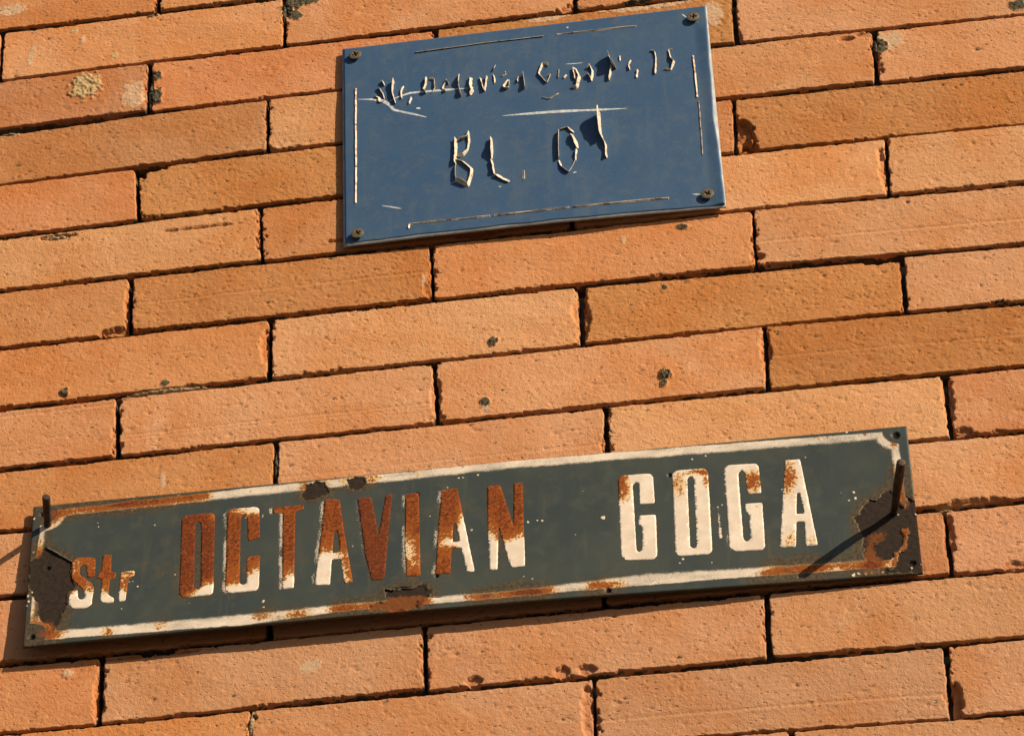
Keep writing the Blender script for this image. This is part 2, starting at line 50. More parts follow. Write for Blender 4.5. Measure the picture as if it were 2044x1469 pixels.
PLATE_RUST = [[-341.1,-176.7,25,6,0.6],[-305.7,-176.8,30,6,0.8],[-285.0,-175.5,30,6,0.8],[-259.0,-176.4,22,6,0.75],[-244.6,-175.6,8,6,0.6],[-347.9,-181.9,8,12,0.7],[-354.6,-210.2,6,16,0.5],[-357.6,-216.5,5,5,0.7],[-351.8,-268.8,4,16,0.6],[-343.9,-288.0,16,12,0.7],[-345.0,-297.5,14,8,0.5],[-337.9,-297.8,18,8,0.35],[-296.3,-300.7,7,7,0.7],[-257.3,-298.1,10,6,0.45],[-358.6,-302.8,8,8,0.5],[-232.3,-173.3,8,8,0.4],[-257.8,-249.9,3,40,0.2],[-272.8,-305.0,12,4,0.3],[-184.5,-298.3,12,6,0.6],[-157.6,-301.3,14,6,0.7],[-126.4,-299.1,10,6,0.55],[-157.8,-176.5,6,10,0.6],[-127.8,-176.6,6,8,0.5],[-141.7,-175.7,8,8,0.5],[-198.0,-176.0,3,3,0.4],[-232.9,-174.3,8,8,0.3],[-106.7,-176.0,14,6,0.6],[-72.2,-175.7,9,5,0.45],[-85.3,-174.4,3,3,0.4],[-39.4,-174.7,6,5,0.3],[-94.9,-301.1,30,8,1.1],[-81.6,-301.7,12,8,0.9],[-68.3,-300.4,10,8,0.9],[-33.8,-299.8,8,4,0.3],[-27.1,-301.0,12,5,0.5],[-19.8,-300.5,9,5,0.55],[-11.0,-300.1,14,5,0.55],[-0.7,-299.9,9,5,0.5],[8.1,-300.5,10,5,0.45],[15.4,-300.9,12,5,0.5],[-123.0,-300.5,12,6,0.4],[16.5,-301.6,20,6,0.6],[56.1,-299.6,10,5,0.5],[68.7,-300.8,18,6,0.7],[94.6,-302.8,4,4,0.3],[184.5,-300.9,18,6,0.55],[201.9,-299.3,26,10,0.85],[217.5,-298.6,14,6,0.45],[233.9,-298.6,6,5,0.4],[245.8,-300.4,16,8,0.5],[257.8,-301.7,20,8,0.7],[252.1,-286.8,8,22,0.75],[277.7,-279.6,5,12,0.6],[260.5,-277.7,8,6,0.35],[275.1,-220.8,5,14,0.55],[280.3,-237.3,6,20,0.7],[278.7,-246.2,5,8,0.5],[222.6,-180.7,2.5,2.5,0.6],[229.4,-179.8,2.5,2.5,0.6],[256.5,-181.5,2.5,2.5,0.5],[276.4,-193.4,4,4,0.6],[262.6,-273.5,10,8,0.4],[252.6,-245.4,5,5,0.5],[267.3,-235.8,8,5,0.5]]
PLATE_HOLES = [[278.5,-184.9,2.6],[-352.6,-297.2,2.2],[280.6,-301.9,2.2],[-356.5,-177.6,1.8],[-347.3,-231.5,1.6],[-73.0,-196.5,1.6],[-56.9,-277.8,1.2],[113.2,-202.0,1.3],[65.9,-305.2,2.0]]
PLATE_SPECKS = [[63.9,-236.8,2.6],[130.0,-188.8,1.0],[140.1,-186.4,0.7],[119.9,-282.1,1.2],[117.5,-285.6,0.8],[140.1,-287.9,0.8],[19.5,-234.7,1.2],[16.0,-233.8,0.8],[-182.9,-285.9,1.6],[-182.3,-291.4,0.8],[-38.5,-184.8,1.5],[-27.7,-184.2,1.4],[-42.0,-184.5,0.7],[-31.1,-185.4,0.6],[235.4,-234.0,1.2],[245.5,-239.5,1.6],[244.5,-233.9,0.9],[240.6,-240.7,0.9],[235.2,-223.7,0.7],[230.2,-238.7,0.6],[243.6,-176.9,1.7],[9.1,-234.7,1.0],[16.3,-233.7,0.9],[-32.0,-236.9,0.9],[259.5,-307.9,2],[239.2,-308.5,2],[242.7,-307.8,1.6],[247.9,-307.8,2],[252.1,-308.2,1.6],[279.8,-306.7,1.6],[286.5,-303.6,1.8],[286.5,-258.3,1.2],[274.4,-256.9,1],[-362.2,-180.6,1.4],[-358.7,-183.8,1],[-359.3,-214.9,1.5],[-359.6,-257.3,2],[-358.1,-262.8,1.6],[-359.2,-266.5,1.2],[-356.6,-253.8,1.6],[-312.1,-196.4,0.8],[-277.4,-259.1,1],[-287.8,-173.2,2],[-253.0,-172.5,1.4],[-285.9,-255.3,0.7],[-284.0,-253.6,0.6],[33.0,-172.5,1.6],[146.8,-234.3,0.5],[146.8,-236.5,0.5305441419328485],[146.9,-238.7,0.5863918795449662],[146.9,-240.9,0.658712017103866],[147.0,-243.0,0.744353135462788],[147.1,-245.2,0.8414938883812553],[147.1,-247.4,0.9489053741997557],[147.2,-249.5,1.0656854249492382],[147.3,-251.7,1.19113503635973],[147.3,-253.8,1.3246918321869097],[147.4,-256.0,1.4658905768325905],[147.5,-258.1,1.6143380416808115],[147.5,-260.3,1.7696961368309276],[147.6,-262.4,1.9316701087511556],[147.7,-264.6,2.1]]
BAND_OUT = {"top":[[-347.6,-174.5],[-198.6,-172.5],[11.7,-172.8],[159.3,-176.6],[268.0,-180.1]],"bottom":[[-345.5,-301.3],[-191.3,-306.7],[-125.9,-303.0],[11.0,-304.5],[146.2,-303.1],[267.1,-304.3]],"left":[[-357.3,-196.1],[-356.3,-260.4],[-355.6,-287.2]],"right":[[280.3,-193.5],[280.8,-209.1],[280.8,-240.7]]}
BAND_IN = {"top":[[-343.9,-181.0],[-198.2,-181.5],[11.6,-180.9],[158.9,-184.8],[264.8,-187.7]],"bottom":[[-336.2,-293.5],[-191.8,-296.3],[-126.2,-295.9],[11.1,-298.0],[92.3,-292.7],[146.6,-294.3],[224.4,-296.0]],"left":[[-352.6,-198.3],[-352.3,-266.2]],"right":[[273.7,-198.8],[274.5,-211.6],[274.8,-229.8]]}
FLAKES = [[[-349.8,-210.8],[-343.7,-215.4],[-339.2,-219.2],[-333.6,-223.7],[-328.4,-228.2]],[[-93.8,-285.3],[-87.1,-287.1]],[[-86.4,-286.2],[-82.0,-285.8],[-74.5,-286.7],[-67.2,-283.3]],[[-61.8,-294.0],[-59.6,-296.2],[-55.9,-297.1],[-52.2,-296.6]],[[260.2,-242.9],[258.9,-242.8],[254.2,-240.5],[250.8,-245.2]],[[281.8,-240.9],[286.2,-245.9]],[[276.0,-248.1],[279.2,-251.9],[280.9,-246.4]]]
NAILS = [[[271.1,0.0,-254.2],[271.8,-8.0,-256.2],[273.5,-18.0,-256.7],[275.6,-32.0,-255.5],[277.9,-46.0,-255.8],[280.2,-62.0,-257.0]],[[-353.3,0.0,-186.6],[-351.3,-7.0,-189.5],[-349.1,-17.0,-188.8],[-347.1,-27.0,-188.5],[-344.7,-38.0,-188.1]]]


# ------------------------------------------------------------------ helpers
def to3(x, z, out):                       # wall mm (out = distance in front of the wall) -> metres
    return (x / 1000.0, -out / 1000.0, (z + Z0) / 1000.0)

def link(ob, parent=None):
    COL.objects.link(ob)
    if parent is not None:
        ob.parent = parent
        W = Matrix.Translation(parent.location) if parent.parent is None else Matrix.Translation(parent.location)
        ob.matrix_parent_inverse = W.inverted()
    return ob

def empty(name, x, z, label, cat):
    e = bpy.data.objects.new(name, None); e.location = to3(x, z, 0); e.empty_display_size = 0.05
    COL.objects.link(e); e['label'] = label; e['category'] = cat
    bpy.context.view_layer.update()
    return e

def mesh_np(name, co, faces, mat, parent=None, origin=None, attrs=None, smooth=True, mat2=None, n2=0):
    """co (n,3) metres; faces (m,k) int array or list of such arrays"""
    me = bpy.data.meshes.new(name)
    co = np.asarray(co, dtype=np.float64)
    if origin is None:
        origin = co.mean(axis=0)
    origin = np.asarray(origin, float)
    fl = faces if isinstance(faces, list) else [faces]
    fl = [np.asarray(f, dtype=np.int32) for f in fl if len(f)]
    me.vertices.add(len(co)); me.vertices.foreach_set('co', (co - origin).astype(np.float32).ravel())
    nl = sum(f.size for f in fl); nf = sum(len(f) for f in fl)
    me.loops.add(nl); me.polygons.add(nf)
    me.loops.foreach_set('vertex_index', np.concatenate([f.ravel() for f in fl]))
    tot = np.concatenate([np.full(len(f), f.shape[1], dtype=np.int32) for f in fl])
    st = np.concatenate([[0], np.cumsum(tot)[:-1]]).astype(np.int32)
    me.polygons.foreach_set('loop_start', st); me.polygons.foreach_set('loop_total', tot)
    me.polygons.foreach_set('use_smooth', np.full(nf, smooth))
    me.update(calc_edges=True)
    if attrs:
        for k, v in attrs.items():
            a = me.attributes.new(k, 'FLOAT', 'POINT'); a.data.foreach_set('value', np.asarray(v, dtype=np.float32))
    me.materials.append(mat)
    if mat2 is not None:
        me.materials.append(mat2); mi = np.zeros(nf, dtype=np.int32); mi[nf - n2:] = 1; me.polygons.foreach_set('material_index', mi)
    ob = bpy.data.objects.new(name, me); ob.location = origin
    return link(ob, parent)

_perm = np.random.RandomState(11).permutation(4096)
_val = np.random.RandomState(12).rand(4096)
def vnoise(x, y, seed=0):
    x = np.asarray(x, float); y = np.asarray(y, float)
    xi = np.floor(x).astype(int); yi = np.floor(y).astype(int)
    fx = x - xi; fy = y - yi
    fx = fx * fx * fx * (fx * (fx * 6 - 15) + 10); fy = fy * fy * fy * (fy * (fy * 6 - 15) + 10)
    def h(a, b): return _val[_perm[(_perm[(a + seed * 131) & 4095] + b) & 4095]]
    return (h(xi, yi) * (1 - fx) + h(xi + 1, yi) * fx) * (1 - fy) + (h(xi, yi + 1) * (1 - fx) + h(xi + 1, yi + 1) * fx) * fy
def fbm(x, y, seed=0, octs=4):
    s = 0; a = .5; n = 0
    for i in range(octs):
        s = s + a * vnoise(x * 2 ** i + 17.3 * i, y * 2 ** i - 9.1 * i, seed + i); n += a; a *= .5
    return s / n
def sstep(a, b, x):
    t = np.clip((x - a) / (b - a), 0, 1); return t * t * (3 - 2 * t)
def inside(poly, x, z):
    x = np.asarray(x, float); z = np.asarray(z, float); r = np.zeros(x.shape, bool); n = len(poly)
    for i in range(n):
        x1, z1 = poly[i]; x2, z2 = poly[(i + 1) % n]
        if z1 == z2: continue
        c = ((z1 > z) != (z2 > z)) & (x < (x2 - x1) * (z - z1) / (z2 - z1) + x1)
        r ^= c
    return r
def resample(pts, step):
    pts = np.asarray(pts, float); d = np.hypot(*np.diff(pts, axis=0).T); s = np.concatenate([[0], np.cumsum(d)])
    n = max(2, int(round(s[-1] / step)) + 1); t = np.linspace(0, s[-1], n)
    return np.stack([np.interp(t, s, pts[:, 0]), np.interp(t, s, pts[:, 1])], 1)
def smooth_line(pts, step=.8):
    p = resample(pts, step)
    for _ in range(max(1, int(1.6 / step))):
        q = p.copy(); q[1:-1] = .25 * p[:-2] + .5 * p[1:-1] + .25 * p[2:]; p = q
    return p
def grid_faces(nu, nv, off=0):            # vertex index = j*nu+i ; wound to face -Y when j grows downwards
    i, j = np.meshgrid(np.arange(nu - 1), np.arange(nv - 1)); a = (j * nu + i).ravel() + off
    return np.stack([a, a + nu, a + nu + 1, a + 1], 1)
def border_loop(nu, nv):
    return np.concatenate([np.arange(nu), np.arange(1, nv) * nu + nu - 1, (nv - 1) * nu + np.arange(nu - 2, -1, -1), np.arange(nv - 2, 0, -1) * nu])

# ------------------------------------------------------------------ materials
class NT:
    def __init__(s, name):
        s.m = bpy.data.materials.new(name); s.m.use_nodes = True; s.t = s.m.node_tree
        s.b = s.t.nodes['Principled BSDF']; s.b.inputs['Specular IOR Level'].default_value = .3
    def n(s, kind, **kw):
        nd = s.t.nodes.new(kind)
        for k, v in kw.items(): setattr(nd, k, v)
        return nd
    def l(s, a, b): s.t.links.new(a, b)
    def put(s, sock, v):
        if hasattr(v, 'is_linked') or isinstance(v, bpy.types.NodeSocket): s.l(v, sock)
        else: sock.default_value = v
    def math(s, op, a, b=None, c=None, clamp=False):
        nd = s.n('ShaderNodeMath', operation=op, use_clamp=clamp); s.put(nd.inputs[0], a)
        if b is not None: s.put(nd.inputs[1], b)
        if c is not None: s.put(nd.inputs[2], c)
        return nd.outputs[0]
    def step(s, x, a, b):
        nd = s.n('ShaderNodeMapRange', interpolation_type='SMOOTHSTEP'); s.put(nd.inputs['Value'], x)
        nd.inputs['From Min'].default_value = a; nd.inputs['From Max'].default_value = b
        return nd.outputs['Result']
    def mix(s, f, a, b, mode='MIX'):
        nd = s.n('ShaderNodeMix', data_type='RGBA', blend_type=mode); s.put(nd.inputs[0], f)
        for sk, v in ((nd.inputs[6], a), (nd.inputs[7], b)):
            if isinstance(v, tuple): sk.default_value = (*v[:3], 1)
            else: s.l(v, sk)
        return nd.outputs[2]
    def noise(s, scale, detail=4, rough=.55, vec=None, dist=0.):
        nd = s.n('ShaderNodeTexNoise'); nd.inputs['Scale'].default_value = scale; nd.inputs['Detail'].default_value = detail
        nd.inputs['Roughness'].default_value = rough; nd.inputs['Distortion'].default_value = dist
        s.l(vec if vec is not None else s.pos(), nd.inputs['Vector']); return nd.outputs['Fac']
    def pos(s):
        if not hasattr(s, '_p'): s._p = s.n('ShaderNodeNewGeometry')
        return s._p.outputs['Position']
    def attr(s, name):
        nd = s.n('ShaderNodeAttribute', attribute_name=name); return nd.outputs['Fac']
    def bump(s, h, dist, strength=1., normal=None):
        nd = s.n('ShaderNodeBump'); nd.inputs['Distance'].default_value = dist; nd.inputs['Strength'].default_value = strength
        s.l(h, nd.inputs['Height'])
        if normal is not None: s.l(normal, nd.inputs['Normal'])
        return nd.outputs['Normal']

def mat_brick():
    t = NT('fired_clay')
    oi = t.n('ShaderNodeObjectInfo'); geo = t.n('ShaderNodeNewGeometry')
    vec = t.n('ShaderNodeVectorMath', operation='ADD'); t.l(geo.outputs['Position'], vec.inputs[0])
    rv = t.n('ShaderNodeVectorMath', operation='SCALE'); rv.inputs[0].default_value = (7.1, 3.3, 5.7); t.l(oi.outputs['Random'], rv.inputs['Scale'])
    t.l(rv.outputs[0], vec.inputs[1]); V = vec.outputs[0]
    base = oi.outputs['Color']
    isl = t.math('MULTIPLY_ADD', geo.outputs['Random Per Island'], .5, .75)
    big = t.noise(14, 3, .5, V); mid = t.noise(60, 5, .6, V); fine = t.noise(520, 6, .75, V); micro = t.noise(1300, 3, .6, V)
    c = t.mix(t.step(big, .35, .7), base, t.mix(1.0, base, (.93, .78, .60), 'MULTIPLY'))
    big2 = t.noise(9, 4, .65, V, .8)
    c = t.mix(t.math('MULTIPLY', t.step(big2, .54, .72), .5), c, t.mix(1.0, base, (.98, .86, .70), 'MULTIPLY'))
    c = t.mix(t.math('MULTIPLY', t.step(big2, .48, .32), .6), c, t.mix(1.0, base, (1.06, 1.12, 1.20), 'MULTIPLY'))
    c = t.mix(t.math('MULTIPLY', t.step(mid, .52, .75), .55), c, t.mix(1.0, base, (1.12, 1.16, 1.22), 'MULTIPLY'))
    c = t.mix(t.math('MULTIPLY', t.step(fine, .50, .80), .45), c, t.mix(1.0, base, (.72, .60, .46), 'MULTIPLY'))
    c = t.mix(t.math('MULTIPLY', t.step(micro, .56, .74), .55), c, t.mix(1.0, base, (.62, .50, .36), 'MULTIPLY'))
    c = t.mix(t.math('MULTIPLY', t.step(micro, .44, .28), .5), c, t.mix(1.0, base, (1.22, 1.26, 1.32), 'MULTIPLY'))
    # streaks along the brick from extrusion
    mp = t.n('ShaderNodeMapping'); mp.inputs['Scale'].default_value = (8, 8, 260); t.l(V, mp.inputs['Vector'])
    streak = t.noise(1.0, 3, .6, mp.outputs[0])
    c = t.mix(t.math('MULTIPLY', t.step(streak, .55, .8), .3), c, t.mix(1.0, base, (1.1, 1.08, 1.05), 'MULTIPLY'))
    # sparse dark specks
    vo = t.n('ShaderNodeTexVoronoi'); vo.inputs['Scale'].default_value = 130; vo.inputs['Randomness'].default_value = 1; t.l(V, vo.inputs['Vector'])
    sep = t.n('ShaderNodeSeparateColor'); t.l(vo.outputs['Color'], sep.inputs[0])
    spot = t.math('MULTIPLY', t.step(vo.outputs['Distance'], .26, .12), t.step(sep.outputs[0], .80, .86))
    spot = t.math('MULTIPLY', spot, t.step(fine, .35, .6))
    c = t.mix(t.math('MULTIPLY', spot, .7), c, (.09, .05, .03))
    pk = t.n('ShaderNodeTexVoronoi'); pk.inputs['Scale'].default_value = 300
    mpk = t.n('ShaderNodeMapping'); mpk.inputs['Scale'].default_value = (.75, 1, 1.25); mpk.inputs['Rotation'].default_value = (0, .5, 0); t.l(V, mpk.inputs['Vector']); t.l(mpk.outputs[0], pk.inputs['Vector'])
    pks = t.n('ShaderNodeSeparateColor'); t.l(pk.outputs['Color'], pks.inputs[0])
    pock = t.math('MULTIPLY', t.step(pk.outputs['Distance'], .34, .16), t.math('MULTIPLY', t.step(pks.outputs[0], .62, .70), t.step(mid, .36, .58)))
    c = t.mix(t.math('MULTIPLY', pock, t.math('MULTIPLY', pks.outputs[1], .75)), c, t.mix(1.0, base, (.48, .36, .24), 'MULTIPLY'))  # pocks are also darkened in colour, as the shade inside each one
    chip = t.attr('chip'); pale = t.attr('pale'); dark = t.attr('dark'); tan = t.attr('tan')
    c = t.mix(t.math('MULTIPLY', chip, .6), c, t.mix(1.0, base, (.80, .62, .48), 'MULTIPLY'))
    pn = t.noise(300, 6, .75, V)
    c = t.mix(t.step(t.math('ADD', pale, t.math('MULTIPLY_ADD', pn, 1.3, -.65)), .35, .75), c, (.46, .31, .20))
    c = t.mix(t.step(t.math('ADD', tan, t.math('MULTIPLY_ADD', pn, 1.0, -.5)), .40, .55), c, (.40, .29, .15))
    c = t.mix(t.step(t.math('ADD', dark, t.math('MULTIPLY_ADD', pn, 1.0, -.5)), .40, .60), c, t.mix(t.step(fine, .4, .7), (.035, .034, .025), (.16, .14, .08)))
    t.l(c, t.b.inputs['Base Color']); t.b.inputs['Roughness'].default_value = .92; t.b.inputs['Specular IOR Level'].default_value = .15
    # fine sandy relief
    grain = t.noise(900, 4, .65, V); lump = t.noise(330, 4, .6, V, .6)
    pit = t.n('ShaderNodeTexVoronoi'); pit.inputs['Scale'].default_value = 260; t.l(V, pit.inputs['Vector'])
    sp2 = t.n('ShaderNodeSeparateColor'); t.l(pit.outputs['Color'], sp2.inputs[0])
    pits = t.math('MULTIPLY', t.step(pit.outputs['Distance'], .0, .38), 1.0)
    pits = t.math('MAXIMUM', pits, t.step(sp2.outputs[1], .62, .50))
    h = t.math('ADD', t.math('MULTIPLY', grain, .60), t.math('ADD', t.math('MULTIPLY', lump, .55), t.math('SUBTRACT', t.math('MULTIPLY', pits, .16), t.math('MULTIPLY', pock, .40))))
    t.l(t.bump(h, .0010, 1.0), t.b.inputs['Normal'])
    return t.m

def mat_simple(name, col, col2, scale, rough=.8, bump=.0004, bscale=800, metal=0., spec=.3, lo=.4, hi=.65):
    t = NT(name); n = t.noise(scale, 6, .65); f = t.noise(bscale, 5, .7)
    t.l(t.mix(t.step(n, lo, hi), col, col2), t.b.inputs['Base Color'])
    t.b.inputs['Roughness'].default_value = rough; t.b.inputs['Metallic'].default_value = metal; t.b.inputs['Specular IOR Level'].default_value = spec
    if bump: t.l(t.bump(f, bump), t.b.inputs['Normal'])
    return t.m

def mat_enamel():
    t = NT('weathered_enamel')
    cream = t.attr('cream'); rust = t.attr('rust'); bare = t.attr('bare'); stain = t.attr('stain'); hole = t.attr('hole'); fuzz = t.attr('fuzz')
    big = t.noise(16, 4, .55); mid = t.noise(70, 6, .65); n1 = t.noise(430, 8, .78); n2 = t.noise(1500, 4, .7)
    c = t.mix(t.step(big, .35, .68), (.033, .045, .046), (.046, .056, .050))
    c = t.mix(t.math('MULTIPLY', t.step(mid, .48, .72), .6), c, (.062, .070, .058))
    c = t.mix(t.math('MULTIPLY', t.step(n2, .45, .75), .35), c, (.020, .030, .033))
    mpr = t.n('ShaderNodeMapping'); mpr.inputs['Scale'].default_value = (150, 150, 16); t.l(t.pos(), mpr.inputs['Vector'])
    drip = t.noise(1.0, 4, .6, mpr.outputs[0])
    sm = t.math('MULTIPLY', t.step(t.math('ADD', stain, t.math('ADD', t.math('MULTIPLY_ADD', drip, .8, -.4), t.math('MULTIPLY_ADD', mid, .8, -.4))), .12, .75), .75)
    c = t.mix(sm, c, t.mix(t.step(n1, .42, .62), (.040, .026, .013), (.105, .070, .030)))
    c = t.mix(t.math('MULTIPLY', t.step(drip, .55, .74), .35), c, (.075, .078, .060))
    # scattered pale specks
    vo = t.n('ShaderNodeTexVoronoi'); vo.inputs['Scale'].default_value = 160; t.l(t.pos(), vo.inputs['Vector'])
    sep = t.n('ShaderNodeSeparateColor'); t.l(vo.outputs['Color'], sep.inputs[0])
    sp = t.math('MULTIPLY', t.step(vo.outputs['Distance'], .13, .07), t.step(sep.outputs[0], .93, .95))
    c = t.mix(t.math('MULTIPLY', sp, .8), c, (.50, .44, .34))
    cm = t.step(t.math('ADD', cream, t.math('MULTIPLY_ADD', n2, 1.1, -.55)), .28, .78)
    fz = t.math('MULTIPLY', t.step(t.math('ADD', fuzz, t.math('MULTIPLY_ADD', t.noise(1250, 3, .7), 3.2, -1.6)), .50, .72), t.step(fuzz, .05, .30))
    cm = t.math('MAXIMUM', cm, t.math('MULTIPLY', fz, .72))
    cr = t.mix(t.step(mid, .35, .7), (.56, .49, .41), (.66, .595, .515))
    cr = t.mix(t.math('MULTIPLY', t.step(n1, .50, .70), .35), cr, (.40, .32, .23))
    cr = t.mix(t.step(t.math('ADD', rust, t.math('MULTIPLY_ADD', n1, .6, -.3)), .12, .45), cr, (.62, .42, .19))
    c = t.mix(cm, c, cr)
    # rust: only bites where paint is pale or the attribute is strong
    rr = t.math('ADD', rust, t.math('MULTIPLY_ADD', n1, 2.6, -1.3))
    rm = t.step(rr, .40, .50)
    rcol = t.mix(t.step(t.noise(520, 5, .7), .42, .66), (.075, .015, .003), (.195, .038, .004))
    rcol = t.mix(t.step(rr, .70, 1.15), t.mix(.5, rcol, (.36, .105, .012)), rcol)
    rcol = t.mix(t.step(rust, 1.05, 1.5), rcol, (.090, .028, .013))
    keep = t.math('MAXIMUM', t.step(cm, .3, .7), t.step(rust, .80, 1.1))
    c = t.mix(t.math('MULTIPLY', rm, keep), c, rcol)
    # rust stain bleeding over the dark ground near bare steel
    bcol = t.mix(t.step(n1, .40, .66), (.014, .010, .008), (.034, .020, .013))
    bcol = t.mix(t.step(t.math('ADD', rust, t.math('MULTIPLY_ADD', n1, 1.2, -.6)), .42, .70), bcol, (.14, .045, .010))
    bm = t.step(t.math('ADD', bare, t.math('MULTIPLY_ADD', n1, .5, -.25)), .42, .58)
    c = t.mix(bm, c, bcol)
    halo = t.math('MULTIPLY', t.step(t.math('ADD', bare, t.math('MULTIPLY_ADD', n1, .5, -.25)), .10, .42), t.math('SUBTRACT', 1., bm))
    c = t.mix(t.math('MULTIPLY', halo, .55), c, (.13, .09, .035))
    c = t.mix(hole, c, (.006, .005, .004))
    t.l(c, t.b.inputs['Base Color'])
    rough = t.math('ADD', .50, t.math('MULTIPLY', t.math('MAXIMUM', bm, t.math('MULTIPLY', rm, keep)), .42), clamp=True)
    t.l(rough, t.b.inputs['Roughness']); t.b.inputs['Specular IOR Level'].default_value = .25
    rel = t.math('ADD', t.math('MULTIPLY', n2, t.math('MULTIPLY_ADD', t.math('MAXIMUM', bm, rm), .8, .12)), t.math('MULTIPLY', n1, .25))
    t.l(t.bump(rel, .0004, .8), t.b.inputs['Normal'])
    return t.m

def mat_film():
    t = NT('faded_blue_film'); big = t.noise(18, 4, .6); mid = t.noise(90, 6, .7); n2 = t.noise(900, 4, .7); spk = t.noise(240, 2, .5)
    mp = t.n('ShaderNodeMapping'); mp.inputs['Scale'].default_value = (70, 70, 9); t.l(t.pos(), mp.inputs['Vector'])
    run = t.noise(1.0, 4, .6, mp.outputs[0])
    c = t.mix(t.step(big, .3, .7), (.025, .070, .158), (.034, .080, .162))
    c = t.mix(t.math('MULTIPLY', t.step(mid, .45, .72), .5), c, (.070, .102, .142))
    c = t.mix(t.math('MULTIPLY', t.step(run, .5, .8), .5), c, (.070, .106, .150))
    c = t.mix(t.math('MULTIPLY', t.step(spk, .66, .80), .6), c, (.016, .045, .13))
    c = t.mix(t.math('MULTIPLY', t.step(n2, .5, .72), .35), c, (.11, .14, .17))
    t.l(c, t.b.inputs['Base Color']); t.b.inputs['Roughness'].default_value = .55; t.b.inputs['Specular IOR Level'].default_value = .3
    t.l(t.bump(t.math('ADD', t.math('MULTIPLY', mid, .5), t.math('MULTIPLY', n2, .2)), .0003, .6), t.b.inputs['Normal'])
    return t.m

M_BRICK = mat_brick()
M_MORTAR = mat_simple('old_mortar', (.10, .085, .065), (.22, .19, .14), 60, .95, .0015, 300)
M_BED = mat_simple('bed_mortar_joint_shade', (.050, .042, .032), (.115, .095, .070), 140, .95, .0012, 500)  # bed-face mortar, darkened so its colour carries the shade in the joints
M_TAN = mat_simple('tan_mortar', (.20, .16, .10), (.42, .33, .21), 350, .95, .0012, 700)
M_DARK = mat_simple('dark_lichen', (.030, .030, .022), (.15, .13, .08), 420, .95, .0012, 700)
M_ENAMEL = mat_enamel()
M_STEEL = mat_simple('plate_steel', (.03, .022, .016), (.06, .04, .025), 200, .8, .0004)
M_FILM = mat_film()
M_BACK = mat_simple('greyed_plastic', (.26, .30, .35), (.38, .42, .46), 90, .6, .0002)
M_VINYL = mat_simple('curled_vinyl', (.60, .54, .45), (.24, .17, .11), 330, .7, .0002, 900, lo=.48, hi=.66)
M_STRIP = mat_simple('strip_vinyl', (.58, .52, .44), (.26, .15, .09), 150, .7, .0002, 900, lo=.48, hi=.62)
M_SCR = mat_simple('scratch', (.30, .36, .42), (.55, .58, .60), 300, .7, 0)
M_SCREW = mat_simple('tarnished_screw', (.135, .11, .07), (.075, .062, .042), 500, .55, .0003, 900, metal=.3, spec=.4)
M_NAIL = mat_simple('old_nail', (.030, .024, .020), (.085, .055, .035), 260, .6, .0004, 900, metal=.4)
M_PAVE = mat_simple('pavement', (.075, .065, .055), (.12, .10, .085), 3, .9, .002, 60)

TINT = {'S': (.48, .245, .128), 'K': (.505, .268, .142), 'O': (.405, .190, .074), 'R': (.455, .210, .095), 'B': (.455, .238, .134), 'D': (.41, .200, .100)}

# ------------------------------------------------------------------ pavement
pv = mesh_np('pavement', [(-150, -150, 0), (150, -150, 0), (150, 150, 0), (-150, 150, 0)], np.array([[0, 1, 2, 3]]), M_PAVE, smooth=False)
pv['kind'] = 'structure'

# ------------------------------------------------------------------ wall
wall = empty('brick_wall', 0, -Z0, 'wall of long salmon and ochre bricks with thin dark recessed joints', 'wall')

def brick_axis(length, step):
    edge = np.array([0, .35, .75, 1.2, 1.75, 2.4, 3.2])
    n = max(4, int((length - 6.4) / step)); core = np.linspace(3.2, length - 3.2, n)
    return np.concatenate([edge[:-1], core, (length - edge[:-1])[::-1]]) / length

